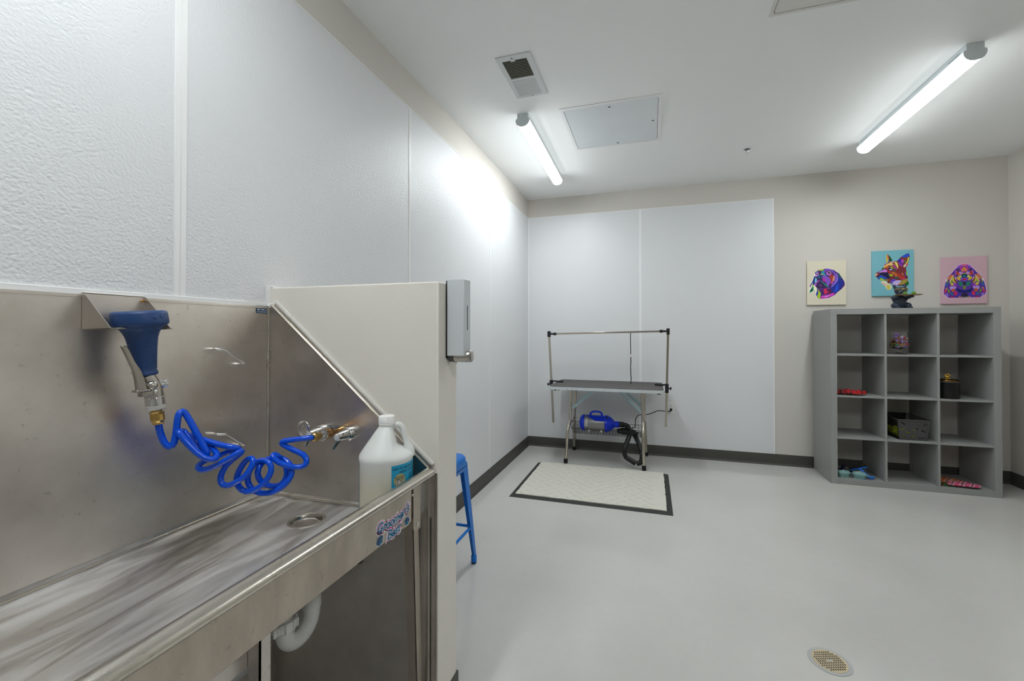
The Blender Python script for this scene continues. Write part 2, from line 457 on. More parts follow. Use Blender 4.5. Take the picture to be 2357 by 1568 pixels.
def plane_fn(c, U, V, lift=0.0):
    c = Vector(c); U = Vector(U); V = Vector(V); n = U.cross(V).normalized()
    return lambda p: c + U*p[0] + V*p[1] + n*(lift + (p[2] if len(p) > 2 else 0))

# ================================================================ ROOM SHELL
def struct(mb, name, m, **k): return mb.build(name, m, kind='structure', **k)
struct(MB().box((-0.12, Y0-.12, -0.1), (XR+.12, D+.12, 0)), 'floor', 'floor', smooth=False)
struct(MB().box((-0.12, Y0-.12, H), (XR+.12, D+.12, H+.1)), 'ceiling', 'ceiling', smooth=False)
wl = struct(MB().box((-0.12, Y0, 0), (0, D, H)), 'wall_left', 'wall', smooth=False)
wb = struct(MB().box((-0.12, D, 0), (XR+.12, D+.12, H)), 'wall_back', 'wall', smooth=False)
struct(MB().box((XR, Y0, 0), (XR+.12, D, H)), 'wall_right', 'wall', smooth=False)
struct(MB().box((-0.12, Y0-.12, 0), (XR+.12, Y0, H)), 'wall_front', 'wall', smooth=False)
struct(MB().box((0, PY0, 0), (PX, PY1, PZ)), 'wall_middle', 'halfwall', bevel=0.005)

# pebbled white panels as cladding of the left and back walls
seams = [-1.58, -0.345, 0.877, 2.085, 3.321, D-.003]
for a, b in zip(seams[:-1], seams[1:]):
    MB().box((0.0005, a+.001, BB), (0.003, b-.001, FT)).build('wall_panel', 'frp', wl, smooth=False)
for a, b in ((0.003, 1.232), (1.232, 2.4776)):
    MB().box((a+.001, D-.003, BB), (b-.001, D-.0005, FT)).build('wall_panel', 'frp_back', wb, smooth=False)
for y in seams[1:-1]:
    hw = .016 if y < 1 else .009
    m = MB(); m.box((0.003, y-hw, BB), (0.0052, y-.0012, FT)); m.box((0.003, y+.0012, BB), (0.0052, y+hw, FT))
    m.box((0.003, y-.0012, BB), (0.0036, y+.0012, FT))
    m.build('seam_strip', 'white_trim', wl, smooth=False)
MB().box((1.232-.012, D-.0052, BB), (1.232+.012, D-.003, FT)).build('seam_strip', 'white_trim', wb, smooth=False)
MB().box((2.4776-.006, D-.0052, BB), (2.4776+.004, D-.0005, FT)).build('seam_strip', 'white_trim', wb, smooth=False)
MB().box((0.003, D-.0075, BB), (0.0135, D-.003, FT)).build('seam_strip', 'white_trim', wb, smooth=False)
struct(MB().box((0.0005, Y0, FT), (0.0052, D-.0052, FT+.006)), 'trim_1', 'white_trim', smooth=False)
struct(MB().box((0.0052, D-.0052, FT), (2.4816, D-.0005, FT+.006)), 'trim_2', 'white_trim', smooth=False)
struct(MB().box((0.003, -1.5, 1.3705), (0.0095, 1.1787, 1.3845)), 'trim_3', 'white_trim', bevel=.0015)
m = MB(); m.box((0.003, 1.160, 1.3845), (0.0085, 1.1785, 1.4475)); m.box((0.003, 1.1785, 1.4415), (0.0085, 1.30, 1.4475))
struct(m, 'trim_4', 'white_trim', bevel=.001)
# cove base
cp = [(0, 0), (0.016, 0), (0.015, 0.003), (0.008, 0.012), (0.0055, 0.026), (0.005, BB-.002), (0.004, BB), (0, BB)]
def cove(name, p0, p1, nrm):
    p0 = Vector(p0); p1 = Vector(p1); n = Vector(nrm)
    struct(MB().prism([p0 + n*a + Vector((0, 0, b)) for a, b in cp], p1 - p0), name, 'rubber_base', angle=30)
cove('baseboard_left', (0.003, PY1, 0), (0.003, D-.003, 0), (1, 0, 0))
cove('baseboard_back', (0.003, D-.003, 0), (2.4816, D-.003, 0), (0, -1, 0))
cove('baseboard_back', (2.4816, D, 0), (XR, D, 0), (0, -1, 0))
cove('baseboard_right', (XR, Y0, 0), (XR, D, 0), (-1, 0, 0))
cove('baseboard_front', (0, Y0, 0), (XR, Y0, 0), (0, 1, 0))
cove('baseboard_middle', (PX, PY0, 0), (PX, PY1, 0), (1, 0, 0))
cove('baseboard_middle', (0, PY1, 0), (PX+.005, PY1, 0), (0, 1, 0))

# ================================================================ STRIP LAMPS
def strip_lamp(x, y0, y1, label, rz=0):
    yc = (y0+y1)/2
    t = thing('strip_lamp', label, 'ceiling light', (x, yc, H), 'wraparound strip lamps on the ceiling')
    w = .0375
    MB().box((x-w, y0+.002, H-.036), (x+w, y1-.002, H-.0005)).build('housing', 'lamp_body', t, bevel=.0015)
    prof = [(-.046, -.040), (-.048, -.048), (-.045, -.062), (-.036, -.076), (-.020, -.086), (0, -.089), (.020, -.086), (.036, -.076), (.045, -.062), (.048, -.048), (.046, -.040), (.036, -.036), (-.036, -.036)]
    MB().prism([(x+a, y0+.004, H+b) for a, b in prof], (0, y1-y0-.008, 0)).build('diffuser', 'diffuser', t, angle=60)
    pc = [(-w, 0), (-w, -.034), (-.047, -.036), (-.0495, -.048), (-.0465, -.063), (-.037, -.078), (-.021, -.088), (0, -.091), (.021, -.088), (.037, -.078), (.0465, -.063), (.0495, -.048), (.047, -.036), (w, -.034), (w, 0)]
    e = MB().prism([(x+a, y0, H+b-.0005) for a, b in pc], (0, .004, 0)).build('end_cap', 'lamp_body', t, angle=30)
    MB().lathe((x, y0-.0005, H-.022), (0, 1, 0), [(.006, 0), (.006, .001)], 16).build('knockout', 'vent', e)
    MB().prism([(x+a, y1-.004, H+b-.0005) for a, b in pc], (0, .004, 0)).build('end_cap', 'lamp_body', t, angle=30)
    for sx in (-1, 1):
        for ya, yb in ((y0+.05, y0+.14), (y1-.14, y1-.05)):
            MB().box((x+sx*w-.0004, ya, H-.022), (x+sx*w+.0004, yb, H-.019)).build('slot', 'disp_dark', t, smooth=False)
    t.rotation_euler.z = rz
    return t
strip_lamp(.489, 2.69, 3.86, 'lit white strip lamp on the ceiling near the white panelled left wall', .012)
lamp2 = strip_lamp(2.9525, 2.69, 3.86, 'lit white strip lamp on the ceiling over the grey cube shelf side')
dup(lamp2, (0, -3.1, 0), 'added unseen strip lamp behind the viewpoint for even light, right row', group='wraparound strip lamps on the ceiling')  # unseen lamp, added behind the viewpoint to even out the light
dup(lamp2, (.489-2.9525, -3.1, 0), 'added unseen strip lamp above the steel wash tub for even light', group='wraparound strip lamps on the ceiling')  # second added lamp, out of view over the tub, for even light

# ================================================================ CEILING FITTINGS
t = thing('air_vent', 'white ceiling register with dark open louvres and a closed half', 'vent', (.62, 2.303, H))
z = H - .006
vs, fs = curve_plate(rrect(.5205, 2.1035, .7215, 2.503, .002), [[(.549, 2.139), (.690, 2.139), (.690, 2.302), (.549, 2.302)], [(.547, 2.319), (.689, 2.319), (.689, 2.481), (.547, 2.481)]], .006)
m = MB(); m.add([v + Vector((0, 0, H-.0035)) for v in vs], fs); m.build('frame', 'vent', t, smooth=False)
MB().box((.546, 2.137, H-.0012), (.693, 2.304, H-.0004)).build('duct_opening', 'black', t, smooth=False)
for i in range(13):
    y = 2.142 + i*.0125
    MB().prism([(.549, y, H-.0052), (.549, y+.0052, H-.0044), (.549, y+.0052, H-.0038), (.549, y, H-.0046)], (.141, 0, 0)).build('louvre', 'vent_back', t, smooth=False)
for i in range(13):
    y = 2.3195 + i*.01245
    MB().prism([(.547, y, H-.0015), (.547, y+.010, H-.0062), (.547, y+.0125, H-.0055), (.547, y+.0125, H-.0012)], (.142, 0, 0)).build('louvre', 'vent', t, smooth=False)
MB().box((.60, 2.128, H-.010), (.624, 2.146, H-.005)).build('damper_lever', 'vent', t, bevel=.001)
for px, py in ((.612, 2.120), (.625, 2.493)):
    MB().lathe((px, py, H-.0078), (0, 0, 1), [(.0035, 0), (.0042, .001)], 12).build('screw', 'disp_dark', t)

def hatch(name, label, x0, y0, x1, y1, mt, rim, screws):
    t = thing(name, label, 'access hatch', ((x0+x1)/2, (y0+y1)/2, H))
    a, b = x0+rim, y0+rim*1.1; c, d = x1-rim, y1-rim
    vs, fs = curve_plate(rrect(x0, y0, x1, y1, .003), [rrect(a, b, c, d, .018)], .003)
    m = MB(); m.add([v + Vector((0, 0, H-.0018)) for v in vs], fs); m.build('frame', 'hatch_white' if mt == 'hatch_white' else 'white_trim', t, smooth=False)
    vs, fs = curve_plate(rrect(a+.0025, b+.0025, c-.0025, d-.0025, .016), [], .0018)
    m = MB(); m.add([v + Vector((0, 0, H-.0014)) for v in vs], fs); m.build('door', mt, t, smooth=False)
    MB().box((a-.002, b-.002, H-.0004), (c+.002, d+.002, H-.0002)).build('gap', 'black', t, smooth=False)
    for sx, sy in screws:
        MB().lathe((sx, sy, H-.0035), (0, 0, 1), [(.007, 0), (.0085, .0012)], 14).build('cam_lock', 'disp_dark', t)
hatch('access_hatch', 'white framed metal access hatch between the vent and the sprinkler', .748, 2.711, 1.411, 3.367, 'hatch_metal', .023, [(1.075, 2.775), (1.355, 3.04), (1.09, 3.32)])
hatch('access_hatch', 'painted access hatch cut off by the top of the picture', 1.876, 1.53, 2.54, 2.195, 'hatch_white', .016, [(2.2, 1.6)])
t = thing('sprinkler_head', 'small recessed fire sprinkler on the ceiling', 'sprinkler', (2.096, 3.728, H))
MB().lathe((2.096, 3.728, H-.0005), (0, 0, -1), [(.036, 0), (.036, .002), (.031, .006), (.024, .007), (.022, .003)], 32, cap1=False).build('escutcheon', 'vent', t)
MB().lathe((2.096, 3.728, H-.001), (0, 0, -1), [(.022, 0), (.021, .0015)], 24).build('recess', 'disp_dark', t)
m = MB(); m.cyl((2.096, 3.728, H-.002), (2.096, 3.728, H-.03), .004, n=12)
m.lathe((2.096, 3.728, H-.030), (0, 0, -1), [(.002, 0), (.010, .001), (.010, .0025), (.002, .003)], 16)
for s in (-1, 1): m.tube([(2.096+s*.010, 3.728, H-.003), (2.096+s*.012, 3.728, H-.016), (2.096, 3.728, H-.028)], .0018, 8)
m.build('deflector', 'chrome', t)

# ================================================================ WASH TUB
YT0, YT1 = -0.40, 1.165
tub = thing('wash_tub', 'long stainless steel dog wash tub along the left wall beside the half wall', 'tub', (.33, .4, 0))
m = MB(); m.box((.004, YT0, .69), (.012, 1.176, 1.3705))
m.box((.012, YT0, 1.3625), (.0135, 1.160, 1.3705))
m.build('backsplash', 'steel', tub, bevel=.001)
y = YT1
side = [(.012, .69), (.012, 1.3705), (.034, 1.3705), (.6655, .846), (.6655, .69)]
MB().prism([(a, y, b) for a, b in side], (0, .011, 0)).build('side_splash', 'steel_side', tub, smooth=False)
dv = Vector((.6655-.034, 0, .846-1.3705)).normalized(); dn = Vector((-dv.z, 0, dv.x))
p0 = Vector((.030, y, 1.3735)); p1 = Vector((.6655, y, .846)); L_ = (p1-p0).length
m = MB(); m.tube([p0 + Vector((0, -.002, 0)), p1 + Vector((0, -.002, 0))], .0042, 10); m.build('splash_edge', 'steel_rim', tub)
M4 = Matrix.Translation(p0) @ Matrix((dv, (0, 1, 0), dn)).transposed().to_4x4()
MB().box((0.004, .0, .003), (L_-.006, .0125, .012), M4).build('splash_flange', 'steel_side', tub, smooth=False)
cm = MB(); cm.box((-.01, .0085, .011), (L_-.003, .0127, .019), M4)
cm.tube([Vector((.012, 1.172, 1.372)), Vector((.034, 1.171, 1.380))], .010, 8)
cm.build('caulk_bead', 'caulk', tub)
MB().tube([(.0145, 1.1625, .70), (.0145, 1.1625, 1.366)], .0052, 10).build('corner_weld', 'steel_rim', tub)
# basin floor with a round opening for the strainer
fz = .697; hx, hy, hr = .316, 1.035, .046
prof = [(.0125, .716), (.0145, .706), (.021, .700), (.032, fz)]
prof2 = [(.600, fz), (.622, .700), (.644, .709), (.650, .724), (.6515, .832)]
m = MB()
def strip(pr, ya, yb): m.rings([[(a, ya, b) for a, b in pr], [(a, yb, b) for a, b in pr]], False, False, closed=False)
ye = YT1
strip(prof, YT0, ye); strip(prof2, YT0, ye)
q0, q1, qa, qb = .236, .396, .955, 1.115
def quad(x0, y0, x1, y1): m.add([(x0, y0, fz), (x1, y0, fz), (x1, y1, fz), (x0, y1, fz)], [(0, 1, 2, 3)])
quad(.032, YT0, .600, qa); quad(.032, qb, .600, ye-.010); quad(.032, qa, q0, qb); quad(q1, qa, .600, qb)
m.rings([[(.032, ye-.010, fz), (.600, ye-.010, fz)], [(.032, ye-.003, fz+.003), (.600, ye-.003, fz+.003)], [(.032, ye, fz+.014), (.600, ye, fz+.014)]], False, False, closed=False)
nn = 32; ring = []; sq = []
for k in range(nn):
    a = 2*math.pi*k/nn; ca, sa = math.cos(a), math.sin(a); s_ = .08/max(abs(ca), abs(sa))
    ring.append((hx+hr*ca, hy+hr*sa, fz)); sq.append((hx+s_*ca, hy+s_*sa, fz))
m.rings([sq, ring], False, False)
m.build('basin', 'basin', tub, angle=25)
MB().tube([(.0175, YT0, .7035), (.0175, ye-.004, .7035)], .0042, 8).build('basin_weld', 'steel_rim', tub)
MB().tube([(.016, ye-.006, .7035), (.60, ye-.006, .7035)], .0042, 8).build('basin_weld', 'steel_rim', tub)
st = MB().lathe((hx, hy, fz-.016), (0, 0, 1), [(.030, .0), (.041, .001), (.0425, .010), (.0455, .0155), (.052, .0172), (.0535, .0165), (.054, .0155)], 40, cap1=False).build('drain_strainer', 'steel_rim', tub)
m = MB(); m.lathe((hx-.003, hy-.004, fz-.012), (0, 0, 1), [(.036, 0), (.037, .005), (.034, .006), (.031, .003), (.004, .001)], 32)
m.build('strainer_basket', 'steel_side', st)
MB().lathe((hx, hy, fz-.022), (0, 0, -1), [(.030, 0), (.034, .004), (.034, .05), (.026, .06), (.024, .17)], 24).build('drain_tailpiece', 'disp_dark', tub)
rim = [(.6515, .828), (.6515, .845), (.6545, .8485), (.662, .8505), (.671, .8495), (.678, .8455), (.683, .839), (.684, .832), (.680, .827), (.674, .826), (.672, .828)]
MB().prism([(a, YT0, b) for a, b in rim], (0, 1.166-YT0, 0)).build('rim', 'steel_rim', tub, angle=50)
MB().box((.6520, YT0, .718), (.657, 1.078, .828)).build('front_apron', 'steel_apron', tub, bevel=.001)
MB().box((.638, YT0, .718), (.6520, 1.078, .721)).build('apron_return', 'steel_apron', tub, smooth=False)
m = MB(); m.prism([(.657, a, b) for a, b in [(1.083, .8265), (1.083, .694), (1.087, .686), (1.095, .682), (1.121, .682), (1.121, .8265)]], (.0035, 0, 0))
br = m.build('leg_bracket', 'steel_apron', tub, smooth=False)
MB().ell((.6612, 1.105, .699), (.004, .0062, .0062), 14, 8).build('screw', 'chrome', br)
MB().ell((.6583, 1.0805, .795), (.003, .003, .004), 10, 6).build('weld_spot', 'chrome', br)
def leg(a, b, w=.03, dx=-.03):
    m = MB(); a = Vector(a); b = Vector(b); t_ = .003
    for ox, oy, wx, wy in ((0, 0, -t_, w), (0, 0, dx, t_)):
        q = [(ox, oy), (ox+wx, oy), (ox+wx, oy+wy), (ox, oy+wy)]
        if wx < 0: q = q[::-1]
        m.rings([[b + Vector((u, v, 0)) for u, v in q], [a + Vector((u, v, 0)) for u, v in q]])
    return m
leg((.651, 1.089, .828), (.651, 1.128, .0), .030, -.03).build('leg', 'steel_apron', tub, smooth=False)
leg((.600, .633, .697), (.600, .633, .0), .024, -.03).build('leg', 'steel_side', tub, smooth=False)
leg((.06, 1.10, .697), (.06, 1.12, .0), .03, -.03).build('leg', 'steel_side', tub, smooth=False)
leg((.600, YT0+.03, .697), (.600, YT0+.01, .0), .03, -.03).build('leg', 'steel_side', tub, smooth=False)
leg((.06, YT0+.03, .697), (.06, YT0+.01, .0), .03, -.03).build('leg', 'steel_side', tub, smooth=False)
MB().box((.566, YT0+.02, .615), (.569, .634, .6965)).build('stretcher_rail', 'steel_side', tub, smooth=False)
MB().box((.02, 1.158, .0), (.615, 1.162, .695)).build('under_panel', 'steel_side', tub, smooth=False)
m = MB(); m.box((.641, 1.150, .0), (.6425, 1.1735, .827)); m.box((.641, 1.172, .0), (.664, 1.1745, .827)); m.box((.6625, 1.160, .0), (.664, 1.1745, .827))
m.build('wall_channel', 'steel_side', tub, smooth=False)
MB().box((.664, 1.1765, .0), (.6865, 1.1782, .830)).build('wall_flange', 'steel_side', tub, smooth=False)
MB().box((.6365, .570, .706), (.642, .600, .7115)).build('apron_clip', 'pvc', tub, bevel=.001)
MB().lathe((.60, .9191, .688), (0, 0, -1), [(.012, 0), (.013, .004), (.011, .014), (.006, .016)], 18).build('rubber_bumper', 'black_rubber', tub)
# tie down loops welded to the backsplash
for (ya, za), (yb, zb) in (((.957, 1.2262), (1.050, 1.1765)), ((.964, .9585), (1.052, .906))):
    dy = yb-ya; dz = zb-za
    P = [(.012, ya+.012, za-.002), (.034, ya+.002, za), (.043, ya+.012, za-.002), (.046, ya+.030, za-.010), (.046, yb-.010, zb+.005), (.044, yb-.001, zb), (.036, yb-.004, zb-.003), (.012, yb+.006, zb-.006)]
    P = [Vector(p) for p in P]; Q = []
    for i in range(len(P)-1):
        p_, a_, b_, c_ = P[max(i-1, 0)], P[i], P[i+1], P[min(i+2, len(P)-1)]
        for k in range(5):
            u = k/5; Q.append(.5*((2*a_)+(-p_+b_)*u+(2*p_-5*a_+4*b_-c_)*u*u+(-p_+3*a_-3*b_+c_)*u**3))
    Q.append(P[-1])
    MB().tube(Q, .0036, 12).build('tie_loop', 'chrome', tub)
MB().lathe((.172, 1.165, .941), (0, -1, 0), [(.027, 0), (.0265, .0025), (.022, .005), (.012, .0065), (.002, .007)], 36).build('hole_cover', 'chrome', tub)

# information sticker on the backsplash
fn = plane_fn((.0124, 1.1435, 1.3585), (0, 1, 0), (0, 0, 1))
vs, fs = curve_plate(rrect(-.0285, -.0130, .0285, .0130, .003), [], .0004)
m = MB(); m.slot(0); m.add([fn((v.x, v.y, v.z+.0004)) for v in vs], fs)
m.slot(1)
place(m, text_mesh("Groomer's Best", .0078, .00018), lambda v: fn((v.x, v.y+.0072, .0009)))
place(m, text_mesh("605 | 582 | 3013", .0074, .00012), lambda v: fn((v.x, v.y-.0008, .0009)))
place(m, text_mesh("www.groomersbest.com", .0052, .00008), lambda v: fn((v.x, v.y-.0082, .0009)))
m.build('information_sticker', ['navy_ink', 'white_ink'], tub, smooth=False)['label'] = 'small navy sticker with white lettering in the backsplash corner'

# logo sticker on the apron: layered lettering and two paw prints
# lettering climbs slightly and gets larger to the right
def arc(v, w, y0, bow): return (v.x, v.y + y0 + bow*(v.x/w)**2)
lw = .075
cen = (.6573, .9875, .7475)
fl = plane_fn(cen, (0, 1, 0), (0, 0, 1))
m = MB()
l1 = lambda off, dx=0, dy=0: (text_mesh("Groomer's", .0350, off, .28, space=1.03), dx, dy+.013)
l2 = lambda off, dx=0, dy=0: (text_mesh("Best", .0350, off, .28, space=1.05), dx+.000, dy-.0185)
def lay(k, lift, tm, dx, dy):
    m.slot(k); place(m, tm, lambda v: fl((v.x*.92+dx, v.y+dy+.35*(v.x*.92)**2*4, lift)))
for k, lift, off, dx, dy in ((0, .0002, .0078, 0, -.0004), (2, .0004, .0036, -.001, -.0024), (1, .0006, .0042, 0, .0004), (0, .0009, .0028, 0, 0), (3, .0012, .0010, 0, 0)):
    for f in (l1, l2): lay(k, lift, *f(off, dx, dy))
for c_, s_, U_, V_ in (((.6573, .928, .7330), .020, (0, .93, .36), (0, -.36, .93)), ((.6573, 1.052, .7300), .018, (0, .97, -.22), (0, .22, .97))):
    m.slot(0); paw(m, c_, U_, V_, s_, .0004, .16)
    m.slot(2); paw(m, c_, U_, V_, s_, .0008, .07)
    m.slot(3); paw(m, c_, U_, V_, s_, .0012, 0)
m.build('logo_sticker', ['white_ink', 'magenta_ink', 'plum_ink', 'teal_ink'], tub, smooth=False)['label'] = "teal and magenta Groomer's Best lettering with two paw prints"

# ---------------------------------------------------------------- sprayer hook
hk = thing('sprayer_hook', 'bent sheet steel holder hanging at the top of the tub backsplash', 'hook', (.014, .718, 1.286))
m = MB(); m.box((.0136, .6545, 1.286), (.0156, .783, 1.374))
m.box((.006, .6545, 1.3725), (.0156, .783, 1.3745))
m.build('back_plate', 'steel', hk, smooth=False)
for ya in (.6545, .7813):
    m = MB().prism([(.0156, ya, 1.3715), (.0156, ya, 1.286), (.118, ya, 1.286), (.022, ya, 1.3715)], (0, .0017, 0)).build('gusset', 'steel_side', hk, smooth=False)
    MB().ell((.0165, ya+(.006 if ya < .7 else -.005), 1.362), (.003, .004, .004), 12, 8).build('screw', 'chrome' if ya < .7 else 'bronze', m)
slot = [(.016, .6545), (.119, .6545), (.127, .659), (.1290, .668), (.124, .6815), (.100, .6835)] + [(.100 - .0415*math.sin(R(a)), .725 - .0415*math.cos(R(a))) for a in range(15, 180, 15)] + [(.100, .7665), (.124, .7685), (.129, .773), (.127, .780), (.119, .783), (.016, .783)]
vs, fs = curve_plate(slot, [], .0018)
m = MB(); m.add([Vector((v.x, v.y, v.z + 1.2855 + (max(0, v.x-.112)*.16))) for v in vs], fs); m.build('shelf_plate', 'steel_rim', hk, smooth=False)

# ---------------------------------------------------------------- sprayer
sp = thing('sprayer', 'navy rubber grip spray nozzle with steel lever hanging on the steel hook', 'sprayer', (.10, .722, 1.04))
A = Vector((.10, .7205, 1.3315)); B = Vector((.10, .7365, 1.168)); ax = (B-A).normalized()
hl = (B-A).length
prof = [(.030, -.0005), (.046, 0), (.0525, .002), (.0545, .007), (.0555, .022), (.0560, .030), (.0545, .035), (.047, .0395), (.040, .046), (.035, .054), (.031, .066), (.0285, .082), (.0265, .100), (.0245, .120), (.0228, .140), (.0218, .152), (.0235, .156), (.0245, .160), (.023, .1635), (.018, .1645)]
MB().lathe(A, ax, prof, 48).build('grip', 'navy_rubber', sp, angle=60)
# raised dimples on the grip
m = MB(); u = ax.orthogonal().normalized(); w = ax.cross(u)
def rad(h):
    for (r0, h0), (r1, h1) in zip(prof[:-1], prof[1:]):
        if h0 <= h <= h1: return r0 + (r1-r0)*(h-h0)/max(1e-6, h1-h0)
    return .02
row = 0; h = .050
while h < .148:
    r_ = rad(h); k = max(10, int(2*math.pi*r_/.0052))
    for i in range(k):
        a = 2*math.pi*(i + .5*(row % 2))/k
        m.ell(A + ax*h + (u*math.cos(a) + w*math.sin(a))*r_, (.0011, .0011, .0011), 6, 4)
    h += .0048; row += 1
m.build('grip_dimples', 'navy_rubber', sp)['kind'] = 'stuff'
m = MB(); m.ell(A + ax*.018 + Vector((.0545, 0, 0)), (.0016, .005, .005), 12, 8); 
m.tube([A + Vector((.0548, .018, -.012)) + Vector((0, .0042*math.cos(a), .0042*math.sin(a)))for a in [2*math.pi*k/20 for k in range(21)]], .0005, 6)
m.build('grip_mark', 'navy_rubber', sp)
Cc = Vector((.10, .7550, 1.112)); Dd = Vector((.10, .7595, 1.079))
m = MB(); m.tube([B, B.lerp(Vector((.101, .7475, 1.148)), .6), Vector((.101, .7495, 1.140)), Cc], [.0165, .0165, .019, .0195], 24)
m.ell((.108, .742, 1.142), (.017, .014, .014), 16, 10)
m.build('valve_body', 'nickel', sp, angle=60)
dd = (Dd-Cc).normalized()
MB().lathe(Cc, dd, [(.0185, 0), (.0185, .002), (.0195, .003), (.0195, .021), (.0185, .022)], 28).build('collar', 'chrome', sp)
MB().lathe(Cc + dd*.022, dd, [(.0215, 0), (.0225, .001), (.0225, .011), (.0215, .012)], 6, phase=.3).build('hex_nut', 'chrome', sp, angle=20)
m = MB(); b0 = Cc + dd*.034; m.lathe(b0, dd, [(.0095, 0), (.0095, .003), (.0115, .0035), (.0115, .0065), (.0105, .007)], 20)
m.lathe(b0 + dd*.007, dd, [(.0145, 0), (.0155, .001), (.0155, .006), (.0145, .007)], 6)
m.lathe(b0 + dd*.014, dd, [(.0140, 0), (.0150, .004), (.0148, .016), (.0118, .021), (.0118, .026), (.0095, .027)], 12)
m.build('brass_coupling', 'brass', sp, angle=25)
m = MB(); m.cyl((.102, .748, 1.1425), (.104, .7715, 1.1425), .0115, n=24); m.lathe((.104, .771, 1.1425), (0, 1, 0), [(.0118, 0), (.0125, .001), (.0125, .006), (.010, .008)], 24)
m.build('check_valve', 'chrome', sp)
lv = [(.6812, 1.2455), (.6930, 1.2450), (.7000, 1.2300), (.7100, 1.2060), (.7225, 1.1840), (.7300, 1.1620), (.7365, 1.1330), (.7330, 1.1290), (.7130, 1.1340), (.7100, 1.1600), (.7050, 1.1850), (.6960, 1.2080)]
MB().prism([(.112, a-.0075, b) for a, b in lv], (.009, 0, 0)).build('lever', 'lever', sp, bevel=.0025)
m = MB(); m.box((.106, .7020, 1.1285), (.125, .7330, 1.1345)); m.box((.106, .7140, 1.116), (.124, .7390, 1.1285))
m.build('lever_bracket', 'lever', sp, bevel=.002)
MB().ell((.124, .7440, 1.1265), (.003, .0045, .0045), 12, 8).build('pivot_screw', 'chrome', sp)

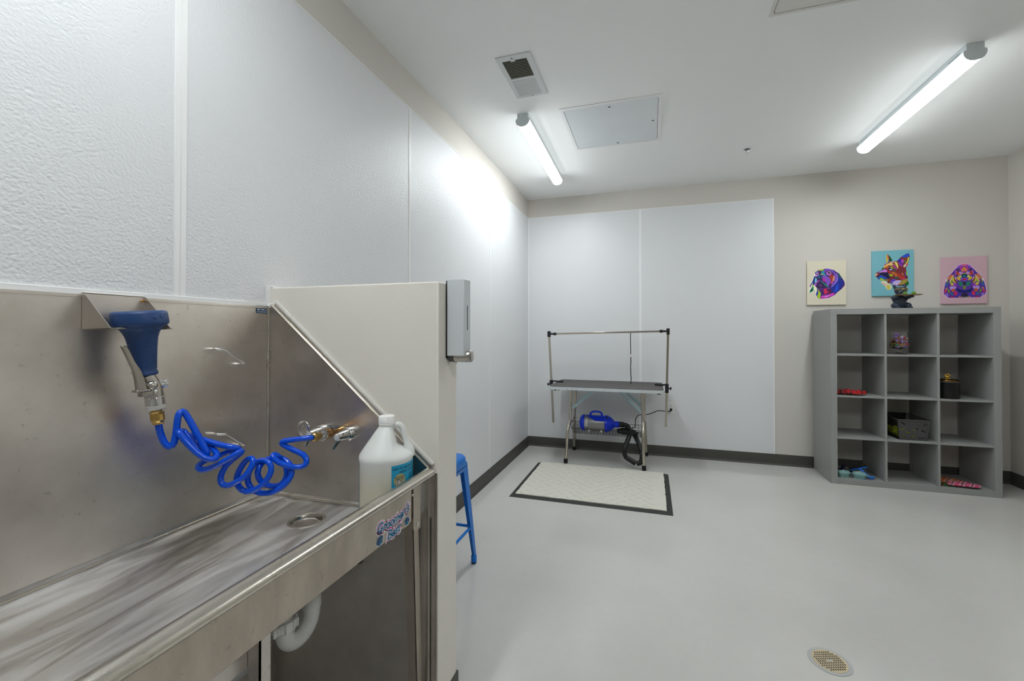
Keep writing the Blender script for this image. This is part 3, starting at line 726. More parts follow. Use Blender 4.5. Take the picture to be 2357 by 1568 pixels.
# ---------------------------------------------------------------- coiled hose
HP = [(0.0949,0.7675,1.0417),(0.0954,0.7682,1.0347),(0.0960,0.7689,1.0277),(0.0960,0.7701,1.0213),(0.0961,0.7719,1.0134),(0.0979,0.7743,1.0009),(0.1010,0.7771,0.9884),(0.1060,0.7805,0.9788),(0.1113,0.7840,0.9736),(0.1157,0.7874,0.9760),(0.1188,0.7905,0.9841),(0.1196,0.7931,0.9983),(0.1189,0.7955,1.0152),(0.1195,0.7965,1.0323),(0.1209,0.7972,1.0475),(0.1216,0.7994,1.0573),(0.1212,0.8032,1.0627),(0.1214,0.8074,1.0646),(0.1226,0.8120,1.0611),(0.1270,0.8163,1.0499),(0.1340,0.8199,1.0343),(0.1420,0.8239,1.0161),(0.1503,0.8279,0.9970),(0.1581,0.8317,0.9788),(0.1648,0.8349,0.9631),(0.1695,0.8371,0.9529),(0.1703,0.8392,0.9458),(0.1678,0.8398,0.9403),(0.1625,0.8390,0.9392),(0.1534,0.8365,0.9459),(0.1445,0.8322,0.9575),(0.1361,0.8276,0.9722),(0.1284,0.8229,0.9872),(0.1219,0.8183,0.9997),(0.1166,0.8142,1.0085),(0.1124,0.8102,1.0105),(0.1317,0.7935,1.0131),(0.1365,0.7914,1.0092),(0.1394,0.7938,1.0020),(0.1439,0.7971,0.9932),(0.1502,0.8016,0.9824),(0.1588,0.8073,0.9686),(0.1677,0.8138,0.9550),(0.1750,0.8203,0.9448),(0.1811,0.8269,0.9372),(0.1863,0.8336,0.9325),(0.1899,0.8401,0.9306),(0.1917,0.8462,0.9321),(0.1905,0.8514,0.9357),(0.1844,0.8551,0.9401),(0.1753,0.8578,0.9458),(0.1646,0.8598,0.9524),(0.1519,0.8605,0.9601),(0.1365,0.8592,0.9694),(0.1215,0.8561,0.9784),(0.1083,0.8504,0.9858),(0.1015,0.8445,0.9908),(0.1065,0.8420,0.9913),(0.1180,0.8412,0.9891),(0.1308,0.8427,0.9848),(0.1453,0.8475,0.9787),(0.1646,0.8554,0.9713),(0.1845,0.8641,0.9641),(0.2007,0.8715,0.9592),(0.2141,0.8772,0.9557),(0.2200,0.8836,0.9525),(0.2165,0.8919,0.9483),(0.2151,0.8917,0.9458),(0.2098,0.8896,0.9435),(0.2006,0.8866,0.9421),(0.1893,0.8828,0.9400),(0.1779,0.8779,0.9352),(0.1673,0.8723,0.9301),(0.1590,0.8665,0.9267),(0.1523,0.8605,0.9237),(0.1468,0.8544,0.9210),(0.1425,0.8487,0.9179),(0.1389,0.8434,0.9132),(0.1377,0.8395,0.9083),(0.1408,0.8377,0.9035),(0.1466,0.8379,0.9001),(0.1543,0.8397,0.8992),(0.1646,0.8435,0.9011),(0.1788,0.8496,0.9070),(0.1945,0.8570,0.9152),(0.2102,0.8649,0.9253),(0.2238,0.8723,0.9349),(0.2321,0.8782,0.9415),(0.2351,0.8835,0.9447),(0.2131,0.9045,0.9372),(0.2101,0.9049,0.9331),(0.2031,0.9010,0.9260),(0.1940,0.8957,0.9170),(0.1859,0.8902,0.9081),(0.1789,0.8847,0.8980),(0.1738,0.8797,0.8849),(0.1716,0.8756,0.8720),(0.1741,0.8733,0.8620),(0.1792,0.8724,0.8544),(0.1854,0.8727,0.8497),(0.1930,0.8743,0.8479),(0.2020,0.8773,0.8490),(0.2124,0.8817,0.8533),(0.2258,0.8879,0.8617),(0.2380,0.8945,0.8722),(0.2445,0.9000,0.8836),(0.2478,0.9047,0.8944),(0.2488,0.9088,0.9028),(0.2472,0.9119,0.9094),(0.2422,0.9134,0.9145),(0.2353,0.9137,0.9165),(0.2273,0.9128,0.9138),(0.2191,0.9110,0.9072),(0.2111,0.9085,0.8965),(0.2047,0.9056,0.8839),(0.2005,0.9030,0.8714),(0.1994,0.9009,0.8589),(0.2023,0.8999,0.8470),(0.2085,0.9002,0.8366),(0.2183,0.9020,0.8282),(0.2302,0.9051,0.8235),(0.2432,0.9092,0.8249),(0.2563,0.9141,0.8305),(0.2689,0.9193,0.8397),(0.2795,0.9242,0.8516),(0.2870,0.9283,0.8658),(0.2906,0.9311,0.8801),(0.2887,0.9322,0.8922),(0.2832,0.9319,0.9016),(0.2709,0.9337,0.9054),(0.2538,0.9379,0.9047),(0.2427,0.9377,0.9038),(0.2361,0.9335,0.9007),(0.2278,0.9296,0.8918),(0.2185,0.9277,0.8795),(0.2126,0.9263,0.8668),(0.2099,0.9255,0.8541),(0.2112,0.9255,0.8423),(0.2156,0.9263,0.8317),(0.2229,0.9279,0.8227),(0.2324,0.9302,0.8158),(0.2436,0.9331,0.8115),(0.2559,0.9366,0.8096),(0.2688,0.9408,0.8101),(0.2816,0.9453,0.8130),(0.2928,0.9502,0.8183),(0.3019,0.9559,0.8252),(0.3096,0.9618,0.8335),(0.3152,0.9674,0.8428),(0.3181,0.9726,0.8527),(0.3178,0.9770,0.8628),(0.3129,0.9806,0.8726),(0.3064,0.9816,0.8822),(0.2968,0.9820,0.8906),(0.2850,0.9817,0.8970),(0.2746,0.9783,0.9011),(0.2644,0.9733,0.9029),(0.2555,0.9664,0.9035),(0.2465,0.9599,0.9014),(0.2390,0.9539,0.8961),(0.2379,0.9446,0.8899),(0.2468,0.9295,0.8839),(0.2423,0.9298,0.8710),(0.2426,0.9317,0.8584),(0.2463,0.9349,0.8470),(0.2525,0.9394,0.8379),(0.2606,0.9451,0.8310),(0.2706,0.9522,0.8267),(0.2802,0.9595,0.8254),(0.2871,0.9656,0.8283),(0.2918,0.9712,0.8340),(0.2943,0.9764,0.8414),(0.2943,0.9809,0.8503),(0.2914,0.9845,0.8602),(0.2858,0.9872,0.8708),(0.2768,0.9889,0.8818),(0.2665,0.9897,0.8918),(0.2806,0.9682,0.9071),(0.2772,0.9632,0.9133),(0.2734,0.9590,0.9169),(0.2729,0.9538,0.9182),(0.2754,0.9496,0.9162),(0.2800,0.9475,0.9118),(0.2864,0.9494,0.9049),(0.2937,0.9542,0.8971),(0.3038,0.9597,0.8906),(0.3152,0.9656,0.8853),(0.3262,0.9724,0.8813),(0.3359,0.9797,0.8790),(0.3438,0.9862,0.8798),(0.3494,0.9916,0.8830),(0.3518,0.9956,0.8884),(0.3511,0.9979,0.8954),(0.3467,0.9983,0.9034),(0.3390,0.9970,0.9115),(0.3271,0.9939,0.9181),(0.3137,0.9900,0.9243),(0.3005,0.9859,0.9311),(0.2892,0.9822,0.9374),(0.2820,0.9785,0.9428),(0.2791,0.9763,0.9473),(0.2821,0.9763,0.9511),(0.2898,0.9784,0.9540),(0.3021,0.9837,0.9557),(0.3164,0.9903,0.9569),(0.3299,0.9967,0.9583),(0.3413,1.0041,0.9592),(0.3497,1.0111,0.9595),(0.3574,1.0175,0.9597)]
hose = MB().tube([Vector(p) for p in HP], .0079, 14).build('coiled_hose', 'blue_hose', None, angle=180)
tag(hose, 'glossy blue coiled hose hanging between the spray nozzle and the tub faucet', 'hose')

# ---------------------------------------------------------------- faucet
fc = thing('tub_faucet', 'chrome two handle wall faucet on the steel side splash', 'faucet', (.317, 1.165, .94))
vs, fs = curve_plate(rrect(.236, .921, .397, .960, .019, 8), [], .006)
m = MB(); m.add([Vector((v.x, 1.1615 + v.z, v.y)) for v in vs], fs); m.build('back_plate', 'chrome', fc, bevel=.001)
for kx, ky in ((.372, 0), (.262, .004)):
    m = MB(); m.lathe((kx, 1.1645, .9405), (0, -1, 0), [(.0235, 0), (.0235, .012), (.022, .022), (.019, .026)], 28)
    s_ = m.build('valve_stem', 'chrome', fc)
    kn = MB().lathe((kx, 1.137, .9405), (0, -1, .02), [(.0185, 0), (.0185, .003), (.0155, .024), (.0120, .040), (.0105, .041)], 28).build('handle', 'chrome', fc)
    MB().lathe((kx, 1.0958, .9412), (0, -1, .02), [(.0095, 0), (.0085, .0008)], 20).build('handle_cap', 'disp_silver', kn)
    MB().prism([(kx-.001, 1.125, .929), (kx-.001, 1.098, .932), (kx-.012, 1.088, .902), (kx-.013, 1.094, .899)], (.002, .003, 0)).build('handle_blade', 'chrome', kn, bevel=.0008)
hd = (Vector(HP[-1]) - Vector(HP[-2])).normalized()
e0 = Vector(HP[-1]); e1 = Vector((.318, 1.128, .944)); fd = (e1-e0).normalized(); fl_ = (e1-e0).length
MB().lathe(e0 - fd*.004, fd, [(.0085, 0), (.0120, .002), (.0135, .010), (.0130, .018), (.0145, .022), (.0135, .032), (.0085, .034)], 10).build('brass_coupling', 'brass', fc, angle=25)
MB().lathe(e0 + fd*.031, fd, [(.0095, 0), (.0095, .004), (.0125, .005), (.0145, .016), (.0145, .022), (.012, .023)], 24).build('adapter', 'chrome', fc)
MB().lathe(e0 + fd*.053, fd, [(.0185, 0), (.0195, .001), (.0195, .013), (.0185, .014)], 6).build('hex_nut', 'chrome', fc, angle=20)
m = MB(); m.lathe(e0 + fd*.067, fd, [(.0165, 0), (.0175, .002), (.0175, .018), (.0155, .020), (.0155, .024), (.0170, .026), (.0170, .042), (.012, .05)], 24)
m.tube([e0 + fd*.10, e1, Vector((.317, 1.150, .9405)), Vector((.317, 1.1615, .9405))], .013, 20)
m.build('bronze_spout', 'bronze', fc)

# ---------------------------------------------------------------- drain trap
tr = thing('drain_trap', 'white plastic U shaped drain trap under the steel tub', 'pipe', (.316, 1.0, .355))
cy, cz, rr = 1.006, .4055, .050
P = [(.316, cy+rr, .470), (.316, cy+rr, .43)] + [(.316, cy + rr*math.cos(a), cz - rr*math.sin(a)) for a in [math.pi*k/16 for k in range(17)]] + [(.316, cy-rr, .432)]
MB().tube(P, .0235, 24).build('bend', 'pvc', tr, angle=60)
m = MB(); m.lathe((.316, cy+rr, .418), (0, 0, 1), [(.024, 0), (.0270, .001), (.0270, .052), (.024, .054)], 28)
m.lathe((.316, cy+rr, .466), (0, 0, 1), [(.026, 0), (.030, .002), (.030, .016), (.024, .018)], 28)
m.build('coupling', 'pvc', tr)
m = MB(); m.lathe((.316, cy-rr, .418), (0, 0, 1), [(.029, 0), (.032, .002), (.032, .024), (.030, .027), (.024, .028)], 28)
for k in range(10):
    a = 2*math.pi*k/10; c_ = Vector((.316+.033*math.cos(a), cy-rr+.033*math.sin(a), .431)); m.box(c_-Vector((.0025, .0025, .012)), c_+Vector((.0025, .0025, .012)))
for a in (R(100), R(280)):
    c_ = Vector((.316+.038*math.cos(a), cy-rr+.038*math.sin(a), .431)); m.box(c_-Vector((.003, .006, .013)), c_+Vector((.003, .006, .013)))
m.build('slip_nut', 'pvc', tr, bevel=.0006)
m = MB(); m.tube([(.316, cy-rr, .44), (.316, cy-rr, .475), (.310, cy-rr, .497), (.29, cy-rr, .512), (.26, cy-rr, .516), (.006, cy-rr, .516)], .021, 20)
m.lathe((.004, cy-rr, .516), (1, 0, 0), [(.045, 0), (.044, .004), (.024, .012)], 24)
m.build('wall_arm', 'pvc', tr, angle=60)

# ---------------------------------------------------------------- shampoo jug
def jug_material():
    m = bpy.data.materials.new('jug_with_liquid'); m.use_nodes = True
    nt = m.node_tree; N = nt.nodes; L = nt.links; b = N['Principled BSDF']
    b.inputs['Roughness'].default_value = 0.36
    tc = N.new('ShaderNodeTexCoord'); s = N.new('ShaderNodeSeparateXYZ'); L.new(tc.outputs['Object'], s.inputs[0])
    nz = N.new('ShaderNodeTexNoise'); nz.inputs['Scale'].default_value = 6; L.new(tc.outputs['Object'], nz.inputs['Vector'])
    ad = N.new('ShaderNodeMath'); ad.operation = 'MULTIPLY_ADD'; ad.inputs[1].default_value = 0.03
    L.new(nz.outputs['Fac'], ad.inputs[0]); L.new(s.outputs['Z'], ad.inputs[2])
    r = N.new('ShaderNodeValToRGB'); e = r.color_ramp.elements
    e[0].position = 0.13; e[0].color = lin((220, 214, 192)); e[1].position = 0.21; e[1].color = lin((228, 230, 228))
    L.new(ad.outputs[0], r.inputs[0]); L.new(r.outputs[0], b.inputs['Base Color'])
    b.inputs['Subsurface Weight'].default_value = 0.15; b.inputs['Subsurface Radius'].default_value = (.02, .02, .02)
    return m
M['jug_body'] = jug_material()
JC = Vector((.5675, 1.0825, .6985)); JR = .0765
jr = Vector((.814, .58, 0)).normalized(); jv = Vector((.58, -.814, 0)).normalized()   # rightwards and outwards in the room
jug = thing('shampoo_jug', 'gallon jug of shampoo with blue label standing in the front corner of the tub', 'jug', tuple(JC))
prof = [(.068, 0), (.0745, .003), (JR, .010), (JR, .196), (.0785, .202), (.0785, .209), (.0765, .216), (.070, .226), (.062, .238), (.053, .251), (.044, .264), (.036, .276), (.028, .287), (.0222, .295), (.0205, .298), (.0205, .304)]
m = MB(); rs = []
n = 56
for r_, h in prof:
    ring = []
    for k in range(n):
        a = 2*math.pi*k/n; c_ = math.cos(a)
        q = r_
        if .214 < h < .30:
            hgt = min(1, (h-.214)/.022) * min(1, (.302-h)/.010)
            notch = max(0, (c_-.25)/.75)**.7 * hgt
            tgt = .017 + .018*max(0, (.297-h)/.075)
            q = r_*(1-notch) + min(r_, tgt)*notch
        ring.append(JC + jr*q*c_ + jv*q*math.sin(a) + Vector((0, 0, h)))
    rs.append(ring)
m.rings(rs); m.build('bottle', 'jug_body', jug, angle=60)
P = [(.010, .290), (.022, .296), (.036, .296), (.0455, .285), (.051, .268), (.0565, .250), (.062, .233), (.066, .218), (.064, .200)]
P = [JC + jr*a + Vector((0, 0, b)) for a, b in P]; Q = []
for i in range(len(P)-1):
    p_, a_, b_, c_ = P[max(i-1, 0)], P[i], P[i+1], P[min(i+2, len(P)-1)]
    for k in range(5):
        u = k/5; Q.append(.5*((2*a_)+(-p_+b_)*u+(2*p_-5*a_+4*b_-c_)*u*u+(-p_+3*a_-3*b_+c_)*u**3))
MB().tube(Q, [.0092]*26 + [.0092 + .0007*i for i in range(len(Q)-26)], 18).build('handle', 'jug_body', jug, angle=180)
m = MB(); m.lathe(JC + Vector((0, 0, .300)), (0, 0, 1), [(.0222, 0), (.0232, .001), (.0232, .005), (.0226, .0055), (.0226, .0065), (.0234, .007), (.0234, .024), (.0222, .0262), (.018, .0268)], 60)
m.build('cap', 'cap_white', jug)
def patch(f0, f1, z0, z1, mt, name, parent=jug):
    m = MB(); rs = []
    for k in range(25):
        a = R(f0 + (f1-f0)*k/24); d = jv*math.cos(a) + jr*math.sin(a)
        rs.append([JC + d*(JR+.0006) + Vector((0, 0, z0)), JC + d*(JR+.0006) + Vector((0, 0, z1))])
    m.rings(rs, False, False, closed=False)
    return m.build(name, mt, parent, angle=60)
lab = patch(10, 118, .012, .194, 'label_blue', 'front_label')
patch(-80, -165, .012, .190, 'label_blue', 'back_label')
def cyl_fn(f0, z0, lift=.0010):
    def f(v):
        a = R(f0) + v.x/JR; d = jv*math.cos(a) + jr*math.sin(a)
        return JC + d*(JR+lift) + Vector((0, 0, z0 + v.y))
    return f
m = MB(); m.slot(0)
place(m, text_mesh('SAFE TO USE ON ALL YOUR PETS', .0082, .0002), cyl_fn(58, .183))
place(m, text_mesh('DOGS, CATS, RABBITS', .0082, .0002), cyl_fn(58, .172))
random.seed(4)
for i in range(22):     # lines of print too small to read
    z = .160 - i*.0062
    if z < .018: break
    x0 = .002 if z > .125 else -.028
    x = x0
    while x < .055:
        w_ = random.uniform(.003, .007)
        place(m, ([Vector((x, z-.0012, 0)), Vector((x+w_, z-.0012, 0)), Vector((x+w_, z+.0012, 0)), Vector((x, z+.0012, 0))], [(0, 1, 2, 3)]), cyl_fn(52, 0))
        x += w_ + .0014
m.slot(1)
cir = [Vector((.0185*math.cos(t_), .0185*math.sin(t_), 0)) for t_ in [2*math.pi*k/28 for k in range(28)]]
place(m, ([Vector((0, 0, 0))] + cir, [(0, k+1, (k+1) % 28+1) for k in range(28)]), cyl_fn(28, .150, .0013))
m.slot(0)
place(m, text_mesh('Recommended', .0052, .0001), cyl_fn(28, .160, .0017)); place(m, text_mesh('dilution rate', .0046, .0001), cyl_fn(28, .1545, .0017))
m.slot(0); place(m, text_mesh('16-1', .0145, .0014), cyl_fn(28, .145, .0017))
m.slot(2); place(m, text_mesh('16-1', .0145, .0004), cyl_fn(28, .145, .0021))
m.build('label_print', ['label_text', 'label_gold', 'white_ink'], lab, smooth=False)

# ---------------------------------------------------------------- soap dispenser
dp = thing('soap_dispenser', 'silver wall soap dispenser on the end of the half wall', 'dispenser', (PX, 1.25, 1.19))
MB().box((PX+.0003, 1.229, 1.192), (PX+.006, 1.271, 1.448)).build('mounting_pad', 'black_rubber', dp, bevel=.001)
MB().box((PX+.006, 1.225, 1.200), (.7555, 1.276, 1.452)).build('case', 'disp_silver', dp, bevel=.0022)
vs, fs = curve_plate(rrect(-.0028, -.041, .0028, .041, .0027), [], .0006)
m = MB(); m.add([Vector((.7557+v.z, 1.2515 + v.x, 1.325 + v.y)) for v in vs], fs); m.build('sight_window', 'smoke', dp, smooth=False)
m = MB(); m.cyl((PX+.006, 1.2505, 1.197), (PX+.026, 1.2505, 1.197), .0185, n=32); m.build('pump_base', 'disp_dark', dp)
m = MB(); m.cyl((PX+.026, 1.2505, 1.197), (.757, 1.2505, 1.197), .0180, n=32); m.build('pump_sleeve', 'nickel', dp)
m = MB(); m.lathe((.757, 1.2505, 1.1985), (1, 0, 0), [(.0172, 0), (.0195, .001), (.0195, .012), (.0185, .014), (.016, .0148)], 36); m.build('push_button', 'nickel', dp)
MB().lathe((PX+.026, 1.2505, 1.180), (0, 0, -1), [(.005, 0), (.005, .004), (.003, .006)], 16).build('nozzle', 'pvc', dp)

# ---------------------------------------------------------------- blue stool
stl = thing('metal_stool', 'bright blue metal stool half hidden behind the half wall', 'stool', (.22, 1.94, 0))
sx0, sx1, sy0, sy1 = .065, .372, 1.785, 2.094
zt = .612
o_ = rrect(sx0, sy0, sx1, sy1, .045, 7)
cx_, cy_ = (sx0+sx1)/2, (sy0+sy1)/2
def ins(d, z): return [(cx_ + (x-cx_)*(1-d/.155), cy_ + (y_-cy_)*(1-d/.155), z) for x, y_ in o_]
MB().rings([ins(.001, zt-.062), ins(0, zt-.050), ins(.0005, zt-.022), ins(.004, zt-.010), ins(.012, zt-.002), ins(.024, zt), ins(.06, zt-.002), ins(.12, zt-.003)]).build('seat', 'stool_blue', stl, angle=60)
MB().rings([ins(.004, zt-.085), ins(-.002, zt-.062)], True, False).build('seat_skirt', 'stool_blue', stl, angle=60)
fx0, fx1, fy0, fy1 = .022, .406, 1.745, 2.130
cor = [((sx0+.006, sy0+.006), (fx0, fy0), (1, 1)), ((sx1-.006, sy0+.006), (fx1, fy0), (-1, 1)), ((sx1-.006, sy1-.006), (fx1, fy1), (-1, -1)), ((sx0+.006, sy1-.006), (fx0, fy1), (1, -1))]
for (tx, ty), (bx, by), (dx, dy) in cor:
    def sec(cx0, cy0, w, t_, z):
        return [(cx0, cy0, z), (cx0+dx*w, cy0, z), (cx0+dx*w, cy0+dy*t_, z), (cx0+dx*t_*2.2, cy0+dy*t_, z), (cx0+dx*t_, cy0+dy*t_*2.2, z), (cx0+dx*t_, cy0+dy*w, z), (cx0, cy0+dy*w, z)]
    def pt(f, w, z): return sec(tx+(bx-tx)*f, ty+(by-ty)*f, w, .0028, z)
    rs = [pt(0, .052, zt-.045), pt(.3, .045, zt-.045-.3*.55), pt(.7, .034, zt-.045-.7*.55), pt(.93, .026, .045)]
    if dx*dy < 0: rs = [list(reversed(r_)) for r_ in rs]
    lg = MB().rings(rs).build('leg', 'stool_blue', stl, smooth=False)
    m = MB(); fx, fy = bx+dx*.012, by+dy*.012
    m.lathe((fx, fy, .008), (0, 0, 1), [(.0155, 0), (.0155, .034), (.013, .038)], 18); m.build('foot_sleeve', 'stool_blue', lg)
    MB().lathe((fx, fy, 0), (0, 0, 1), [(.0125, 0), (.0145, .002), (.0145, .010)], 18).build('foot_pad', 'black_rubber', lg)
def lp(i, z):
    (tx, ty), (bx, by), (dx, dy) = cor[i]; f = (zt-.045-z)/(zt-.045)
    return Vector((tx+(bx-tx)*f + dx*.008, ty+(by-ty)*f + dy*.008, z))
for i, j, z in ((0, 1, .20), (1, 2, .205), (2, 3, .205), (3, 0, .20)):
    a, b = lp(i, z), lp(j, z); d = (b-a)
    MB().tube([a, a+d*.03, a+d*.1, a+d*.9, a+d*.97, b], [.010, .010, .0078, .0078, .010, .010], 12).build('stretcher', 'stool_blue', stl)

# ================================================================ GROOMING TABLE
tb = thing('grooming_table', 'folding grooming table with grey ribbed top and steel legs against the back wall', 'table', (.92, 4.13, 0))
x0, x1, y0, y1, zt = .392, 1.456, 3.822, 4.440, .762
vs, fs = curve_plate(rrect(x0, y0, x1, y1, .055, 8), [], .026)
m = MB(); m.add([v + Vector((0, 0, zt-.0145)) for v in vs], fs); m.build('edging', 'alu', tb, bevel=.003, smooth=True)
vs, fs = curve_plate(rrect(x0+.009, y0+.009, x1-.009, y1-.009, .048, 8), [], .003)
m = MB(); m.add([v + Vector((0, 0, zt)) for v in vs], fs); m.build('tabletop', 'table_mat', tb, smooth=False)
for xs in (.585, .925, 1.262):
    MB().ell((xs, y0-.0005, zt-.015), (.004, .0015, .004), 12, 6).build('rivet', 'nickel', tb)
def bend(P, n=4):
    P = [Vector(p) for p in P]; Q = []
    for i in range(len(P)-1):
        p_, a_, b_, c_ = P[max(i-1, 0)], P[i], P[i+1], P[min(i+2, len(P)-1)]
        for k in range(n):
            u = k/n; Q.append(.5*((2*a_)+(-p_+b_)*u+(2*p_-5*a_+4*b_-c_)*u*u+(-p_+3*a_-3*b_+c_)*u**3))
    Q.append(P[-1]); return Q
legs = [((.577, 4.06, .735), (.5635, 4.06, .40), (.5515, 4.0, .32), (.536, 3.98, .02)),
        ((1.256, 4.06, .735), (1.2625, 4.06, .42), (1.264, 4.0, .34), (1.273, 3.972, .02)),
        ((.579, 4.30, .735), (.5665, 4.30, .40), (.556, 4.345, .32), (.536, 4.452, .02)),
        ((1.268, 4.30, .735), (1.272, 4.30, .42), (1.278, 4.345, .34), (1.288, 4.445, .02))]
for a, b, c_, d_ in legs:
    a, b, c_, d_ = map(Vector, (a, b, c_, d_))
    mid = b.lerp(c_, .5)
    P = [a, a.lerp(b, .5), b + Vector((0, 0, .02)), b.lerp(c_, .2), mid, b.lerp(c_, .8), c_ + (d_-c_)*.06, c_.lerp(d_, .5), d_]
    lg = MB().tube(bend(P, 4), .0150, 18).build('leg', 'steel_tube', tb, angle=180)
    dn_ = (d_-c_).normalized()
    MB().lathe(d_ - dn_*.025, dn_, [(.0165, 0), (.019, .002), (.0205, .040), (.019, .0445)], 20).build('foot_cap', 'black_rubber', lg)
    MB().ell((a.x, a.y-.016 if a.y < 4.2 else a.y+.016, .722), (.014, .006, .014), 14, 8).build('pivot', 'zinc', lg)
for x in (.564, 1.266): MB().tube([(x, 4.062, .368), (x+.002, 4.298, .368)], .0125, 14).build('crossbar', 'steel_tube', tb)
def fold_bracket(xa, za, xb, zb, y):
    m = MB(); a = Vector((xa, y, za)); b = Vector((xb, y, zb)); d = (b-a).normalized(); n_ = Vector((-d.z, 0, d.x))
    L_ = (b-a).length; M4 = Matrix.Translation(a) @ Matrix((d, (0, 1, 0), n_)).transposed().to_4x4()
    m.box((0, -.001, -.013), (L_*.56, .001, .013), M4); m.box((0, -.012, .011), (L_*.56, .001, .013), M4)
    m.box((L_*.44, .002, -.013), (L_, .004, .013), M4); m.box((L_*.44, -.010, .011), (L_, .004, .013), M4)
    m.cyl(a + d*L_*.5 + Vector((0, -.006, 0)), a + d*L_*.5 + Vector((0, .006, 0)), .006, n=12)
    return m.build('folding_brace', 'zinc', tb, smooth=False)
fold_bracket(.590, .528, .820, .724, 4.04); fold_bracket(1.247, .528, 1.035, .724, 4.04)
fold_bracket(.592, .528, .820, .724, 4.315); fold_bracket(1.255, .528, 1.035, .724, 4.315)
for x, y_ in ((.455, 3.88), (1.405, 3.88), (.455, 4.38), (1.405, 4.38)):
    MB().lathe((x, y_, .735), (0, 0, -1), [(.015, 0), (.017, .003), (.017, .012), (.014, .015)], 18).build('bumper', 'black_rubber', tb)
# wire shelf below
m = MB(); bx0, bx1, by0, by1, bz, rz_ = .600, 1.245, 4.045, 4.315, .283, .335
def wire(*P, r=.0017): m.tube([Vector(p) for p in P], r, 6)
for k in range(23):
    x = bx0 + (bx1-bx0)*k/22; wire((x, by0-.02, rz_), (x, by0, bz), (x, by1, bz), (x, by1+.02, rz_))
for k in range(9):
    y_ = by0 + (by1-by0)*k/8; wire((bx0-.02, y_, rz_), (bx0, y_, bz), (bx1, y_, bz), (bx1+.02, y_, rz_))
m.tube([(bx0-.02, by0-.02, rz_), (bx1+.02, by0-.02, rz_), (bx1+.02, by1+.02, rz_), (bx0-.02, by1+.02, rz_), (bx0-.02, by0-.02, rz_)], .0026, 8)
m.tube([(bx0-.01, by0-.01, .31), (bx1+.01, by0-.01, .31), (bx1+.01, by1+.01, .31), (bx0-.01, by1+.01, .31), (bx0-.01, by0-.01, .31)], .0017, 6)
for x, s_ in ((bx0-.02, -1), (bx1+.02, 1)):
    for y_ in (4.09, 4.27): wire((x, y_, rz_), (x+s_*.022, y_, rz_+.035), (x+s_*.018, y_, .39), (x-s_*.02, y_, .386), r=.0022)
m.build('wire_shelf', 'black_plastic', tb)

# grooming arm clamped over the table
ga = thing('leash_frame', 'square steel tube frame clamped over the grooming table', 'frame', (.92, 4.15, .33))
def sq_tube(a, b, w): return MB().cyl(a, b, w*.7071, n=4, phase=0)
def sqt(a, b, w=.0205):
    a = Vector(a); b = Vector(b); d = (b-a).normalized(); s_ = Vector((0, 1, 0)); n_ = d.cross(s_).normalized(); h = w/2
    q = [s_*h+n_*h, -s_*h+n_*h, -s_*h-n_*h, s_*h-n_*h]
    return MB().rings([[a+v for v in q], [b+v for v in q]])
Lt, Lb = (.3285, 4.15, 1.272), (.374, 4.15, .350)
Rt, Rb = (1.4945, 4.15, 1.298), (1.4725, 4.15, .378)
sqt(Lb, Lt).build('post', 'steel_tube', ga, bevel=.0015); sqt(Rb, Rt).build('post', 'steel_tube', ga, bevel=.0015)
sqt((.395, 4.15, 1.2610), (1.430, 4.15, 1.2860), .0165).build('top_bar', 'steel_tube', ga, bevel=.0015)
for T_, s_ in ((Vector(Lt), 1), (Vector(Rt), -1)):
    m = MB(); m.box(T_ + Vector((-.0145, -.0145, -.044)), T_ + Vector((.0145, .0145, .016)))
    z_ = 1.2605 if s_ > 0 else 1.2870
    m.cyl((T_.x + s_*.012, 4.15, z_), (T_.x + s_*.050, 4.15, z_), .0095, n=18); m.cyl((T_.x + s_*.046, 4.15, z_), (T_.x + s_*.078, 4.15, z_), .0135, n=18)
    m.cyl((T_.x + s_*.060, 4.15, z_), (T_.x + s_*.068, 4.15, z_), .0160, n=18)
    m.build('tee_joint', 'black_plastic', ga, bevel=.0012)
for px_, ex, s_ in ((.3535, .392, 1), (1.482, 1.456, -1)):
    m = MB(); m.box((px_-.016, 4.132, .700 if s_ < 0 else .722), (px_+.016, 4.168, .785))
    a_, b_ = sorted((px_, ex + s_*.075)); m.box((a_, 4.135, .7685), (b_, 4.165, .782))
    m.cyl((ex+s_*.070, 4.15, .7685), (ex+s_*.070, 4.15, .782), .0155, n=18)
    a_, b_ = sorted((px_, ex + s_*.05)); m.box((a_, 4.137, .700), (b_, 4.163, .712)); m.cyl((ex+s_*.04, 4.15, .68), (ex+s_*.04, 4.15, .7345), .006, n=12)
    m.build('clamp', 'black_plastic', ga, bevel=.0015)
    m = MB(); m.cyl((px_-s_*.014, 4.15, .742), (px_-s_*.030, 4.15, .742), .006, n=12); m.lathe((px_-s_*.028, 4.15, .742), (-s_, 0, 0), [(.010, 0), (.016, .003), (.016, .011), (.010, .014)], 10)
    m.build('clamp_knob', 'black_plastic', ga, angle=25)
ls = thing('grooming_loop', 'thin black restraint cord hanging from the steel bar', 'cord', (1.146, 4.15, .77))
m = MB(); P = [(1.1465, 4.15, 1.266), (1.1463, 4.15, 1.2), (1.1475, 4.149, 1.13), (1.1482, 4.15, 1.062)]; m.tube(bend(P), .0038, 8)
P = [(1.1482, 4.15, 1.036), (1.1492, 4.151, .99), (1.1468, 4.149, .94), (1.1480, 4.15, .90), (1.1478, 4.15, .86), (1.1515, 4.15, .825), (1.1485, 4.15, .80), (1.1500, 4.15, .772)]
m.tube(bend(P), .0042, 8); m.build('cord', 'black_rubber', ls)
MB().cyl((1.1482, 4.15, 1.034), (1.1482, 4.15, 1.064), .0030, n=10).build('clear_slider', 'pvc', ls)
